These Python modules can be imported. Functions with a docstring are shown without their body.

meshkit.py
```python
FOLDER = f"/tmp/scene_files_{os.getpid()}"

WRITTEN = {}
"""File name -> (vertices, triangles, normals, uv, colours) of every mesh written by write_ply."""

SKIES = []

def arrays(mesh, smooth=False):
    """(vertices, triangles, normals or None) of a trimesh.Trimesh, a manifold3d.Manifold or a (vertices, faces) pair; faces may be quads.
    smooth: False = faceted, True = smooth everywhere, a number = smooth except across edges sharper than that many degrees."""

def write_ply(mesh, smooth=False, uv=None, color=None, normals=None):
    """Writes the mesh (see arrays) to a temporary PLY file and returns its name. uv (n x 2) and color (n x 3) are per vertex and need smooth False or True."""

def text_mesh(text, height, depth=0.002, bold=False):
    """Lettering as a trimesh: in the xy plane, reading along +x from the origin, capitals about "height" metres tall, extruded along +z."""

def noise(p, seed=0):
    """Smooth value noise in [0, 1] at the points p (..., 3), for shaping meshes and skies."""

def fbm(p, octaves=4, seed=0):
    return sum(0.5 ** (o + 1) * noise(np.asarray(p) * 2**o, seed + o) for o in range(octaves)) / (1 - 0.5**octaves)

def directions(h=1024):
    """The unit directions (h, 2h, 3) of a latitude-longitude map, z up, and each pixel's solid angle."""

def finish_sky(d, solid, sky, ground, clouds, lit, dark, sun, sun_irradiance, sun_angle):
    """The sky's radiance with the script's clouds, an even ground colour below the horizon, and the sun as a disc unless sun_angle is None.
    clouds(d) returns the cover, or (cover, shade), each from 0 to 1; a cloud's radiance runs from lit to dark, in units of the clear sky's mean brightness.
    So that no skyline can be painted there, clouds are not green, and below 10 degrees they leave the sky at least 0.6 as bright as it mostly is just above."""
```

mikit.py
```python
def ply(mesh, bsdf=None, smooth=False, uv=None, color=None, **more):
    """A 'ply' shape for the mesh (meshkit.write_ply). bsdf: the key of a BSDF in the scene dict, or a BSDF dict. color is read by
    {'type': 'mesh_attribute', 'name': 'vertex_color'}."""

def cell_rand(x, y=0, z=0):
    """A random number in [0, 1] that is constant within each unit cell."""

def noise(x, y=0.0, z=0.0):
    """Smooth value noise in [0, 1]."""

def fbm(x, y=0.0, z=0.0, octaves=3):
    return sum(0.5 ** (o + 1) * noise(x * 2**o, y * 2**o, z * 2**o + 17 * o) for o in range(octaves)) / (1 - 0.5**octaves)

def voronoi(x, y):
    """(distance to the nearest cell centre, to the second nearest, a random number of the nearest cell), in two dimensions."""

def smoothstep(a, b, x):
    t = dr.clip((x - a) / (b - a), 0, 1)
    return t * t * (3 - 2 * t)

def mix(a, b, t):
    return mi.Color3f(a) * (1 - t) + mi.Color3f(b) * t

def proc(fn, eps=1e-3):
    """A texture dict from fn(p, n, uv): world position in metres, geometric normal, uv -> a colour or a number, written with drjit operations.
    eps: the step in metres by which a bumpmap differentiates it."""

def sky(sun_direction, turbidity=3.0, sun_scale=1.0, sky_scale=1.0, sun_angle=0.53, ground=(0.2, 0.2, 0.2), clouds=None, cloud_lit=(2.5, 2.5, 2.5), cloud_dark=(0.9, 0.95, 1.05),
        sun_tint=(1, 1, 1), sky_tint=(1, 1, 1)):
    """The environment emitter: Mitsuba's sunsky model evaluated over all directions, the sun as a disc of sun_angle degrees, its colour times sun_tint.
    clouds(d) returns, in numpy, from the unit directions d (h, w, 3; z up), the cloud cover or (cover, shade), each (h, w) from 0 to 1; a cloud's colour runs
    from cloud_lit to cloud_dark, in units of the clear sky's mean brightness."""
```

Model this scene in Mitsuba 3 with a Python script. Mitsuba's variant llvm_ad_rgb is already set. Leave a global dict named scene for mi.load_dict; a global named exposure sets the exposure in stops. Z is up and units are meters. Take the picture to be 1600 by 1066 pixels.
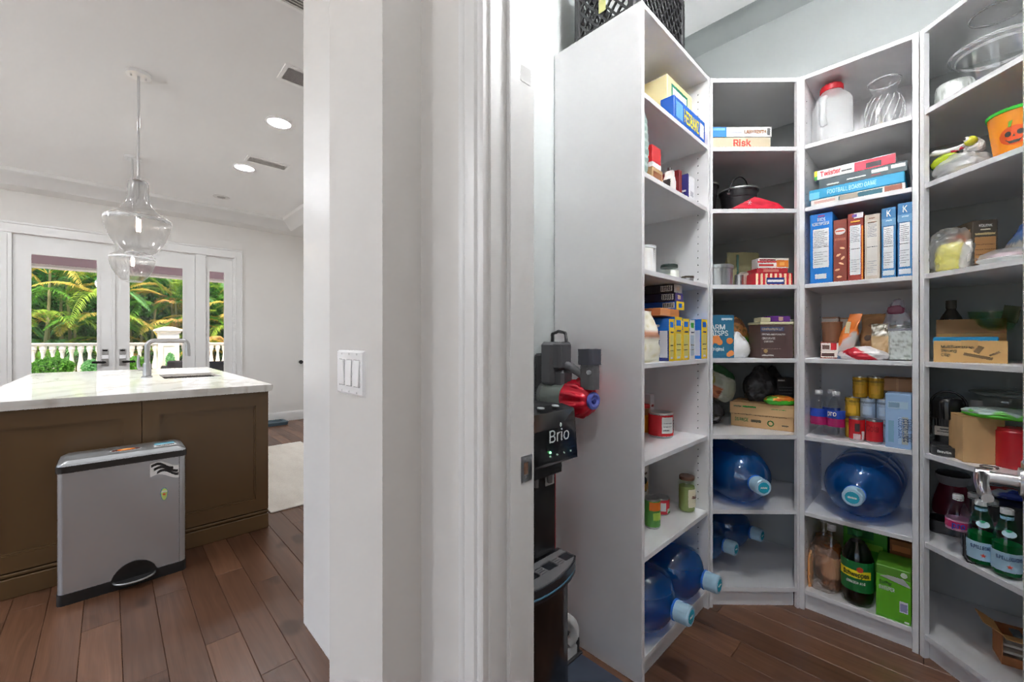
import math, random
import numpy as np, trimesh, mitsuba as mi, drjit as dr
import mikit, meshkit
from mikit import proc, noise, fbm, smoothstep, mix, cell_rand
from shapely.geometry import Polygon, box as sbox, Point
from trimesh.transformations import rotation_matrix as RM

random.seed(7)
rng = np.random.default_rng(7)
scene, labels = {}, {}
ST = mi.ScalarTransform4f
PI = math.pi
# world axes: x along the pantry's left run of shelving, y towards the garden doors, z up; the camera looks half-way between x and y
CAM_H, YAW = 1.193, math.radians(45.8)
scene['camera'] = {'type': 'perspective', 'fov': 2 * math.degrees(math.atan(800 / 647.0)), 'fov_axis': 'x', 'near_clip': 0.02, 'far_clip': 200.0,
                   'to_world': ST().look_at(origin=[0, 0, CAM_H], target=[math.cos(YAW), math.sin(YAW), CAM_H], up=[0, 0, 1])}
exposure = 0.32
def clouds(d):
    f = meshkit.fbm(d * np.array([3.0, 3.0, 6.0]) + 5.1, 4, 3)
    return np.clip((f - 0.42) * 4, 0, 1), np.clip((f - 0.6) * 2, 0, 1)
scene['sky'] = mikit.sky([-0.35, -0.55, 0.85], turbidity=3.0, sun_scale=4.0, sky_scale=4.5, clouds=clouds, ground=(0.3, 0.3, 0.28))
KITCHEN_H, PANTRY_H = 2.92, 2.95
LAMP = 180.0          # radiance of the recessed ceiling lamps
PANTRY_LAMP = 74.0  # radiance of the unseen pantry ceiling lamp
GLOBE_FILL = 96.0  # radiance of the added fill globes out of view on the left
HALL_FILL = 27.0  # radiance of the added fill globe above and behind the camera

# ------------------------------------------------------------------ helpers
def lin(c):
    c = np.asarray(c, float) / 255.0
    return [float(x) for x in np.where(c < 0.04045, c / 12.92, ((c + 0.055) / 1.055) ** 2.4)]

def C(r, g, b, rough=0.5, metal=0.0, coat=0.0, spec=0.5):
    """A plain material of this sRGB colour."""
    key = f'paint_{r}_{g}_{b}_{int(rough*100)}_{int(metal*100)}_{int(coat*100)}'
    if key not in scene:
        d = {'type': 'principled', 'base_color': {'type': 'rgb', 'value': lin((r, g, b))}, 'roughness': rough, 'metallic': metal, 'specular': spec}
        if coat: d['clearcoat'] = coat; d['clearcoat_gloss'] = 0.9
        scene[key] = {'type': 'twosided', 'bsdf': d}
    return key

def glass(r, g, b, name=None):
    key = f'clear_{r}_{g}_{b}'
    if key not in scene:
        scene[key] = {'type': 'thindielectric', 'int_ior': 1.5, 'specular_transmittance': {'type': 'rgb', 'value': lin((r, g, b))}}
    return key

def film(r, g, b, milk=0.3):
    """Thin plastic: part milky, part clear."""
    key = f'film_{r}_{g}_{b}_{int(milk*100)}'
    if key not in scene:
        scene[key] = {'type': 'blendbsdf', 'weight': milk, 'a': {'type': 'thindielectric', 'int_ior': 1.5}, 'b': {'type': 'twosided', 'bsdf': {'type': 'principled', 'base_color': {'type': 'rgb', 'value': lin((r, g, b))}, 'roughness': 0.3}}}
    return key

def fresh(key):
    if key not in scene and key not in labels and not any(k.startswith(key + '__') for k in scene): return key
    n = 1
    while True:
        k = f'{key}_{n:03d}'
        if k not in scene and k not in labels: return k
        n += 1
_count = {}
def numbered(key):
    n = _count.get(key, 0); _count[key] = n + 1
    return key if n == 0 else f'{key}_{n:03d}'

class Thing:
    """One thing of the scene; its parts are entries whose keys start with its own."""
    def __init__(s, name, label, cat, M=None, group=None, kind=None):
        s.key = numbered(name); s.M = np.eye(4) if M is None else M
        if kind: labels[s.key] = {'kind': kind}
        else: labels[s.key] = {}
        if label: labels[s.key]['label'] = label
        if cat: labels[s.key]['category'] = cat
        if group: labels[s.key]['group'] = group
    def p(s, part, mesh, mat, smooth=False, label=None, parent=None, kind=None, **kw):
        key = numbered((parent or s.key) + '__' + part)
        put(key, mesh, mat, smooth, s.M, **kw)
        if label or kind:
            labels[key] = {}
            if label: labels[key]['label'] = label
            if kind: labels[key]['kind'] = kind
        return key

def put(key, mesh, mat, smooth, M, **kw):
    if isinstance(mesh, list): mesh = cat(mesh)
    m = mesh.copy(); m.apply_transform(M)
    scene[key] = mikit.ply(m, mat, smooth, **kw)

def single(name, label, cat_, mesh, mat, M=None, smooth=False, group=None, kind=None, **kw):
    key = numbered(name)
    put(key, mesh, mat, smooth, np.eye(4) if M is None else M, **kw)
    labels[key] = {}
    if label: labels[key]['label'] = label
    if cat_: labels[key]['category'] = cat_
    if group: labels[key]['group'] = group
    if kind: labels[key]['kind'] = kind
    return key

def struct(name, mesh, mat, smooth=False, label=None):
    return single(name, label, None, mesh, mat, None, smooth, None, 'structure')

def cat(ms): return trimesh.util.concatenate([m for m in ms if m is not None])
def TR(x, y, z):
    m = np.eye(4); m[:3, 3] = (x, y, z); return m
def RZ(a): return RM(a, [0, 0, 1])
def RX(a): return RM(a, [1, 0, 0])
def RY(a): return RM(a, [0, 1, 0])
def tf(mesh, M):
    m = mesh.copy(); m.apply_transform(M); return m

def hullbox(x0, x1, y0, y1, z0, z1, c=0.0):
    """A box with chamfered edges."""
    if c <= 0:
        m = trimesh.creation.box([x1 - x0, y1 - y0, z1 - z0]); m.apply_translation([(x0 + x1) / 2, (y0 + y1) / 2, (z0 + z1) / 2]); return m
    c = min(c, (x1 - x0) * .45, (y1 - y0) * .45, (z1 - z0) * .45)
    P = []
    for a in (0, 1):
        for b in (0, 1):
            for e in (0, 1):
                X, Y, Z = (x1 if a else x0), (y1 if b else y0), (z1 if e else z0)
                sx, sy, sz = (-1 if a else 1), (-1 if b else 1), (-1 if e else 1)
                P += [[X + sx * c, Y + sy * c, Z], [X + sx * c, Y, Z + sz * c], [X, Y + sy * c, Z + sz * c]]
    return trimesh.convex.convex_hull(np.array(P))
HB = hullbox

def rbox(x0, x1, y0, y1, z0, z1, r, seg=5):
    """A box whose upright edges are rounded."""
    m = trimesh.creation.extrude_polygon(sbox(x0 + r, y0 + r, x1 - r, y1 - r).buffer(r, quad_segs=seg), z1 - z0, engine='earcut')
    m.apply_translation([0, 0, z0]); return m

def lathe(pts, n=28):
    pts = np.array(pts, float)
    m = trimesh.creation.revolve(pts, sections=n)
    return m

def cyl(p0, p1, r, n=14):
    return trimesh.creation.cylinder(radius=r, segment=[p0, p1], sections=n)

def tube(path, r, n=8):
    """A bent round tube along the points."""
    p = np.asarray(path, float)
    rr = np.broadcast_to(r, (len(p),))
    t = np.gradient(p, axis=0); t /= np.linalg.norm(t, axis=1, keepdims=True)
    up = np.array([0.13, 0.27, 0.95]); a = np.cross(t[0], up); a /= np.linalg.norm(a)
    V = []
    for i in range(len(p)):
        a = a - t[i] * (a @ t[i]); a /= np.linalg.norm(a)
        b = np.cross(t[i], a)
        for k in range(n):
            V.append(p[i] + rr[i] * (math.cos(2 * PI * k / n) * a + math.sin(2 * PI * k / n) * b))
    Fc = []
    for i in range(len(p) - 1):
        for k in range(n):
            q = [i * n + k, i * n + (k + 1) % n, (i + 1) * n + (k + 1) % n, (i + 1) * n + k]
            Fc += [[q[0], q[1], q[2]], [q[0], q[2], q[3]]]
    V += [p[0], p[-1]]; e = len(V)
    for k in range(n):
        Fc += [[e - 2, (k + 1) % n, k], [e - 1, (len(p) - 1) * n + k, (len(p) - 1) * n + (k + 1) % n]]
    return trimesh.Trimesh(np.array(V), np.array(Fc), process=False)

def arc(c, r, a0, a1, n, e1, e2):
    c, e1, e2 = map(np.asarray, (c, e1, e2))
    return [c + r * (math.cos(t) * e1 + math.sin(t) * e2) for t in np.linspace(a0, a1, n)]

def sheet(poly, t):
    if hasattr(poly, 'geoms'): return cat([sheet(g, t) for g in poly.geoms if g.geom_type == 'Polygon' and g.area > 1e-9])
    return trimesh.creation.extrude_polygon(poly, t, engine='earcut')

def bag(w, d, h, seed, amp=0.16, pinch=0.0, sub=4, e=0.75, freq=2.2):
    """A soft crumpled bag standing on z = 0."""
    s = trimesh.creation.icosphere(subdivisions=sub); v = np.array(s.vertices)
    q = np.sign(v) * np.abs(v) ** e
    n1 = meshkit.fbm(v * freq + seed * 3.1, 3, seed) - .5
    n2 = np.abs(meshkit.fbm(v * freq * 2.3 + seed * 1.7, 3, seed + 9) - .5)
    q = q * (1 + amp * 1.6 * n1 - amp * 1.3 * n2 + amp * .25)[:, None]
    t = np.clip((q[:, 2] + 1) / 2, 0, 1)
    if pinch:
        k = 1 - pinch * smooth01((t - .45) / .55); q[:, 0] *= k; q[:, 1] *= k
    q[:, 2] = np.maximum(q[:, 2], -.82)
    q = q * np.array([w / 2, d / 2, h / 1.82]); q[:, 2] -= q[:, 2].min()
    s.vertices = q; return s
def smooth01(t):
    t = np.clip(t, 0, 1); return t * t * (3 - 2 * t)

def pouch(w, d, h, seed, top=0.9, lean=0.0, amp=.012):
    """A filled paper or foil bag with a flat top seal."""
    n, L = 32, 16; V = []
    for i in range(L + 1):
        t = i / L; k = smooth01((t - .5) / .5)
        ww, dd = w * (1 - (1 - top) * k), d * (1 - k * .97) + .003
        for j in range(n):
            a = 2 * PI * j / n; x, y = np.sign(math.cos(a)) * abs(math.cos(a)) ** .45, np.sign(math.sin(a)) * abs(math.sin(a)) ** .45
            V.append([x * ww / 2 + lean * t * t, y * dd / 2, t * h])
    V = np.array(V)
    dsp = (meshkit.fbm(V * 28 + seed, 3, seed) - .5) * 2 * amp * np.clip(V[:, 2:] [:, 0] / h * 3, 0, 1)
    V[:, 1] += dsp * 1.3; V[:, 0] += (meshkit.fbm(V * 22 + seed + 50, 2, seed) - .5) * amp * 1.5
    F = []
    for i in range(L):
        for j in range(n):
            a, b, c2, d2 = i * n + j, i * n + (j + 1) % n, (i + 1) * n + (j + 1) % n, (i + 1) * n + j
            F += [[a, b, c2], [a, c2, d2]]
    V = np.vstack([V, [[0, 0, 0], [lean, 0, h]]]); e = len(V)
    for j in range(n):
        F += [[e - 2, (j + 1) % n, j], [e - 1, L * n + j, L * n + (j + 1) % n]]
    return trimesh.Trimesh(V, np.array(F), process=False)

# faces of a box w x d x h that stands at the origin (front towards -y): (a, b, n) -> local
def face(f, w, d, h):
    m = np.eye(4)
    if f == 'f': m[:3, :3] = np.array([[1, 0, 0], [0, 0, 1], [0, -1, 0]]).T; m[:3, 3] = (0, 0, 0)
    if f == 'l': m[:3, :3] = np.array([[0, -1, 0], [0, 0, 1], [-1, 0, 0]]).T; m[:3, 3] = (0, d, 0)
    if f == 'r': m[:3, :3] = np.array([[0, 1, 0], [0, 0, 1], [1, 0, 0]]).T; m[:3, 3] = (w, 0, 0)
    if f == 't': m[:3, :3] = np.eye(3); m[:3, 3] = (0, 0, h)
    return m
# 'f': a -> +x, b -> +z, n -> -y
_txt = {}
def text(s, h, w=None, bold=True, depth=0.0006):
    k = (s, bold)
    if k not in _txt: _txt[k] = meshkit.text_mesh(s, 1.0, 1.0, bold)
    m = _txt[k].copy(); lo, hi = m.bounds
    sx = h if w is None else min(h, w / (hi[0] - lo[0]) * 1.0)
    if w is not None: sx = w / (hi[0] - lo[0])
    m.apply_translation([-lo[0], 0, 0]); m.apply_scale([sx, h, depth]); return m

def decals(T, w, d, h, prints=(), texts=(), parent=None, off=0.0):
    """Flat print on a box's faces: rectangles, then lettering; what has one colour is one part."""
    by = {}
    for i, (f, a0, b0, a1, b1, col) in enumerate(prints):
        W, Hh = {'f': (w, h), 'l': (d, h), 'r': (d, h), 't': (w, d)}[f]
        m = HB(a0 * W, a1 * W, b0 * Hh, b1 * Hh, -.0004 + off, .0002 + .00012 * (i + 1) + off)
        by.setdefault(col, []).append(tf(m, face(f, w, d, h)))
    for col, ms in by.items(): T.p('print', cat(ms), C(*col), parent=parent)
    by = {}
    for (f, s, a, b, hh, col, *ww) in texts:
        W, Hh = {'f': (w, h), 'l': (d, h), 'r': (d, h), 't': (w, d)}[f]
        vert = len(ww) > 1
        wd = ww[0] * (Hh if vert else W) if ww and ww[0] else None
        m = HB(0, wd, hh * Hh * .15, hh * Hh * .8, 0, .0006) if s == '~' else text(s, hh * Hh, wd)      # '~': print too small to read
        if vert: m.apply_transform(RZ(-PI / 2))
        m.apply_translation([a * W, b * Hh, .0002 + .00012 * (len(prints) + 1) + off])
        T.p('lettering', tf(m, face(f, w, d, h)), C(*col), parent=parent)

FR = {'A': ((1.315, .71), (1, 0), (0, 1)), 'B': ((1.927, .71), (.70711, -.70711), (.70711, .70711)),
      'C': ((2.207, .43), (0, -1), (1, 0)), 'D': ((2.207, .048), (-.70711, -.70711), (.70711, -.70711))}
Z = [.09, .437, .772, 1.115, 1.445, 1.785, 2.062, 2.37]
def at(un, s, d, lv, rot=0.0, dz=0.0):
    """A pose on a shelf: s metres along the front, d deep, on shelf lv."""
    o, e1, e2 = FR[un]; m = np.eye(4)
    m[:2, 0] = e1; m[:2, 1] = e2; m[:2, 3] = (o[0] + s * e1[0] + d * e2[0], o[1] + s * e1[1] + d * e2[1])
    m[2, 3] = (Z[lv] if isinstance(lv, int) else lv) + .0006 + dz
    return m @ RZ(math.radians(rot))

def carton(name, label, cat_, M, size, col, prints=(), texts=(), group=None, rough=.45, c=.0015):
    w, d, h = size
    T = Thing(name, label, cat_, M, group)
    T.p('body', HB(0, w, 0, d, 0, h, c), C(*col, rough) if len(col) == 3 else C(*col))
    decals(T, w, d, h, prints, texts)
    return T

# ------------------------------------------------------------------ materials
def pr(fn, rough, **k):
    return {'type': 'twosided', 'bsdf': {'type': 'principled', 'base_color': proc(fn), 'roughness': rough, **k}}
def rgbp(c, rough, **k):
    return {'type': 'twosided', 'bsdf': {'type': 'principled', 'base_color': {'type': 'rgb', 'value': lin(c)}, 'roughness': rough, **k}}
def peel(p, n, uv):
    return fbm(p.x * 150, p.y * 150, p.z * 150, 2)
def knock(p, n, uv):
    return fbm(p.x * 28, p.y * 60, p.z * 30, 3)
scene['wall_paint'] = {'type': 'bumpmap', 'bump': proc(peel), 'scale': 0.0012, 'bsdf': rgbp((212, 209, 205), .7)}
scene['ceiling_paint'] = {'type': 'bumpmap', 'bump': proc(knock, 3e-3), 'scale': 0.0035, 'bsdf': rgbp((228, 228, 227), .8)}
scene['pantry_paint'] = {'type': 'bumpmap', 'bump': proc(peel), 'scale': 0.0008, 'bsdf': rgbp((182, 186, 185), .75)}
scene['trim_paint'] = rgbp((216, 215, 213), .35)
scene['melamine'] = rgbp((229, 229, 230), .38)
scene['cabinet_gloss'] = rgbp((222, 221, 219), .32)
def wood(p, n, uv):
    tone, seed = uv.x, uv.y
    sx, sy = p.x + seed * 7.3, p.y + seed * 13.1
    warp = fbm(sx * 6, sy * 1.4, seed * 9, 3)
    grain = fbm(sx * 90 + warp * 10, sy * 3.2, seed * 5, 4)
    band = fbm(sx * 12 + warp * 5, sy * .9, seed * 3, 3)
    fine = noise(sx * 420, sy * 9, seed)
    knot = smoothstep(.66, .8, fbm(sx * 9, sy * 5, seed * 21, 2))
    base = mix(mi.Color3f(*lin((66, 43, 31))), mi.Color3f(*lin((114, 79, 58))), dr.clip(tone * .62 + band * .5 - .08, 0, 1))
    c = base * (0.66 + .5 * grain + .12 * fine)
    return mix(c, c * .42, knot * .8)
scene['floor_wood'] = pr(wood, .33, specular=.5)
def quartz(p, n, uv):
    w = fbm(p.x * 2.2, p.y * 1.5, 3.0, 4)
    v = dr.abs(fbm(p.x * 3.1 + w * 2.2, p.y * 1.1 + w * 1.5, 7.0, 4) - .5)
    vein = 1 - smoothstep(.0, .06, v)
    v2 = 1 - smoothstep(0, .09, dr.abs(fbm(p.x * 7 + w * 4, p.y * 3 + w * 2, 11., 3) - .5))
    return mix(mi.Color3f(*lin((228, 226, 221))), mi.Color3f(*lin((190, 184, 174))), dr.clip(vein * .55 + v2 * .25 + w * .12, 0, 1))
scene['quartz'] = {'type': 'twosided', 'bsdf': {'type': 'principled', 'base_color': proc(quartz), 'roughness': .07, 'specular': .6, 'clearcoat': .6, 'clearcoat_gloss': .97}}
scene['island_paint'] = rgbp((88, 66, 40), .34)
scene['steel'] = {'type': 'twosided', 'bsdf': {'type': 'principled', 'base_color': {'type': 'rgb', 'value': lin((192, 196, 200))}, 'metallic': .8, 'roughness': .34, 'anisotropic': .6}}
scene['steel_satin'] = rgbp((190, 190, 190), .3, metallic=1.0)
scene['chrome'] = rgbp((225, 226, 228), .08, metallic=1.0)
scene['black_gloss'] = rgbp((12, 12, 13), .12)
scene['black_plastic'] = rgbp((24, 24, 25), .4)
scene['grey_plastic'] = rgbp((70, 70, 73), .35)
def rugc(p, n, uv):
    a = fbm(p.x * 9, p.y * 3, 1., 4); b = noise(p.x * 160, p.y * 160, 0)
    return mix(mi.Color3f(*lin((214, 208, 199))), mi.Color3f(*lin((186, 178, 168))), dr.clip(a * .9 - .1 + b * .3, 0, 1))
scene['rug_pile'] = pr(rugc, .95)
def kraftc(p, n, uv):
    return mix(mi.Color3f(*lin((196, 158, 112))), mi.Color3f(*lin((178, 140, 96))), fbm(p.x * 40, p.y * 40, p.z * 15, 3))
scene['kraft'] = pr(kraftc, .8)
def stonec(p, n, uv):
    return mix(mi.Color3f(*lin((214, 208, 198))), mi.Color3f(*lin((190, 184, 174))), fbm(p.x * 3, p.y * 3, p.z * 3, 4))
scene['cast_stone'] = pr(lambda p, n, uv: mix(mi.Color3f(*lin((236, 233, 228))), mi.Color3f(*lin((214, 210, 204))), fbm(p.x * 5, p.y * 5, p.z * 5, 3)), .8)
scene['paving'] = pr(stonec, .8)
for nm, c in (('leaf_green', (104, 166, 70)), ('leaf_lime', (172, 206, 92)), ('leaf_gold', (236, 212, 116)), ('leaf_rust', (236, 186, 124)), ('leaf_dark', (70, 136, 68)), ('leaf_mint', (130, 192, 132))):
    scene[nm] = {'type': 'principledthin', 'base_color': {'type': 'rgb', 'value': lin(c)}, 'roughness': .45, 'diff_trans': .7, 'spec_trans': 0.0}
KRAFT, WHITE = 'kraft', (240, 240, 238)
def emitter(c, rad): return {'type': 'area', 'radiance': {'type': 'rgb', 'value': [float(x * rad) for x in c]}}

# ------------------------------------------------------------------ the setting
# floor: a dark base with separate planks laid on it (planks run along y)
struct('floor', HB(-3.2, 2.75, -2.7, 6.85, -.05, -.012), C(30, 20, 15, .8))
labels['floor']['label'] = 'dark walnut plank floor running through kitchen and pantry'
def plank(x0, x1, y0, y1):
    b, g = .0016, .0006
    x0 += g; x1 -= g; y0 += g; y1 -= g
    v = [[x0, y0, -.012], [x1, y0, -.012], [x1, y1, -.012], [x0, y1, -.012], [x0, y0, -b], [x1, y0, -b], [x1, y1, -b], [x0, y1, -b],
         [x0 + b, y0 + b, 0], [x1 - b, y0 + b, 0], [x1 - b, y1 - b, 0], [x0 + b, y1 - b, 0]]
    q = [[8, 9, 10, 11], [4, 5, 9, 8], [5, 6, 10, 9], [6, 7, 11, 10], [7, 4, 8, 11], [0, 1, 5, 4], [1, 2, 6, 5], [2, 3, 7, 6], [3, 0, 4, 7]]
    f = [[a[0], a[1], a[2]] for a in q] + [[a[0], a[2], a[3]] for a in q]
    return trimesh.Trimesh(np.array(v), np.array(f), process=False)
PW = .1175
hidden = []
def floor_visible(x0, x1, y0, y1):
    xm, ym = (x0 + x1) / 2, (y0 + y1) / 2
    if xm > .68:                                   # pantry, or the kitchen right of the island
        if -.25 < y0 + (y1 - y0) and y0 < 1.1 and y1 > -.6 and xm < 2.65: return True
        return y1 > 1.9 and xm < 2.2
    return -.75 < xm and y1 > .9 and y0 < 3.1 and xm < .62
r = random.Random(11)
x = -3.2 + (-.2 + 3.2) % PW - PW
while x < 2.7:
    y = -2.7 - r.random() * .8
    while y < 6.8:
        L = r.uniform(.45, 1.25); y0, y1 = max(y, -2.7), min(y + L, 6.8)
        y += L
        if y1 - y0 < .03: continue
        m = plank(x, x + PW, y0, y1)
        tone = r.random() ** 1.1; seed = r.random()
        if floor_visible(x, x + PW, y0, y1):
            key = numbered('floor__plank')
            scene[key] = mikit.ply(m, 'floor_wood', False, uv=np.tile([tone, seed], (len(m.vertices), 1)))
        else:
            hidden.append((m, tone, seed))
    x += PW
m = cat([h[0] for h in hidden]); uvs = np.vstack([np.tile([t, s], (len(h.vertices), 1)) for h, t, s in hidden])
scene['floor__planks_beyond'] = mikit.ply(m, 'floor_wood', False, uv=uvs); labels['floor__planks_beyond'] = {'kind': 'stuff'}

# kitchen: garden-door wall, right wall, left and rear walls, ceiling with a raised tray
KY = 6.8
def wall_with_hole(x0, x1, hx0, hx1, hz, h, y0, y1):
    return cat([HB(x0, hx0, y0, y1, 0, h), HB(hx1, x1, y0, y1, 0, h), HB(hx0, hx1, y0, y1, hz, h)])
struct('wall_back', wall_with_hole(-3.3, 2.3, -.845, 1.245, 2.335, 3.1, KY, KY + .16), 'wall_paint')
struct('wall_right', HB(2.2, 2.3, 1.21, KY, 0, 3.1), 'wall_paint')
LWX = -3.2
struct('wall_left', cat([HB(-3.3, LWX, -2.8, -2.0, 0, 3.1), HB(-3.3, LWX, 5.9, KY + .1, 0, 3.1), HB(-3.3, LWX, -2.0, 5.9, 2.55, 3.1)]), 'wall_paint')
T = Thing('added_window_2', None, None, kind='structure'); labels[T.key]['label'] = 'added glass opening along the left side of the room, outside the picture, letting in daylight'  # added opening out of view, letting daylight reach the ceiling
for i in range(6):
    ya = -2.0 + 7.9 * i / 5
    T.p('post', HB(LWX - .09, LWX - .03, ya - .04, ya + .04, 0, 2.55, .003), 'trim_paint')
    if i < 5:
        yb = -2.0 + 7.9 * (i + 1) / 5
        T.p('pane', trimesh.Trimesh(np.array([[LWX - .06, ya, 0], [LWX - .06, yb, 0], [LWX - .06, yb, 2.55], [LWX - .06, ya, 2.55]]), np.array([[0, 1, 2], [0, 2, 3]]), process=False), glass(252, 253, 252))
struct('added_sun_overhang', HB(-5.6, -3.3, -3, KY + 3.2, 2.9, 3.0), C(214, 200, 205, .8), label='added overhang outside the left glass opening, out of view, blocking direct sun')  # added slab out of view, keeps direct sun off the floor inside
struct('wall_front', HB(-3.3, .7, -2.8, -2.7, 0, 3.1), 'wall_paint')
# tray ceiling: soffit ring at 2.78 m, raised middle at 2.92 m
S = 2.78
struct('ceiling', HB(-3.3, 2.35, -2.8, KY + .16, KITCHEN_H, KITCHEN_H + .06), 'ceiling_paint')
TY, TX = 6.56, 1.90
struct('ceiling_soffit', cat([HB(-3.2, 2.3, TY, KY + .02, S, KITCHEN_H), HB(TX, 2.3, 1.2, TY, S, KITCHEN_H)]), 'trim_paint', label='flat white soffit round the raised kitchen ceiling')
prof = Polygon([(0, 0), (.018, 0), (.024, .012), (.05, .028), (.085, .062), (.125, .095), (.15, .105), (.158, .14), (0, .14)])
def crown(length):
    m = sheet(prof, length)          # profile in xy (x = out from the face, y = up), length along z
    return m
cr = tf(crown(TX + 3.2), np.array([[0, 0, 1, -3.2], [-1, 0, 0, TY], [0, 1, 0, S], [0, 0, 0, 1.]]))
cr2 = tf(crown(TY - 1.2), np.array([[-1, 0, 0, TX], [0, 0, 1, 1.2], [0, 1, 0, S], [0, 0, 0, 1.]]))
cr2.invert() if cr2.volume < 0 else None
cr.invert() if cr.volume < 0 else None
struct('trim_crown', cat([cr, cr2]), 'trim_paint', 40, label='white crown moulding round the tray ceiling')
bb = Polygon([(0, 0), (.016, 0), (.016, .095), (.013, .105), (.013, .122), (.006, .136), (0, .14)])
b1 = tf(sheet(bb, 2.2 - 1.345), np.array([[0, 0, 1, 1.345], [-1, 0, 0, KY], [0, 1, 0, 0], [0, 0, 0, 1.]]))
struct('baseboard_back', b1, 'trim_paint', 40)
# dividing wall and the doorway wall of the pantry
struct('wall_pantry_left', cat([HB(.45, 2.75, 1.11, 1.209, 0, 3.1)]), 'wall_paint')
pw = sheet(Polygon([(.45, .89), (.552, .89), (.552, .633), (.667, .633), (.667, 1.11), (.45, 1.11)]), 3.1)
struct('wall_doorway', cat([pw, HB(.552, .667, -.139, .633, 2.45, 3.1), HB(.552, .667, -2.75, -.139, 0, 3.1)]), 'wall_paint', label='white orange-peel wall with an outside corner beside the pantry doorway')
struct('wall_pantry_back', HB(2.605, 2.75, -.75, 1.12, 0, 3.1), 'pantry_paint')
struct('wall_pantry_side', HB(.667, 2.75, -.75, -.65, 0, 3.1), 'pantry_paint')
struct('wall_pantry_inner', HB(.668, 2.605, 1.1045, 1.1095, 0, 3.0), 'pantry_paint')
struct('ceiling_pantry', HB(.668, 2.7, -.7, 1.11, PANTRY_H, PANTRY_H + .05), 'pantry_paint')
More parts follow.
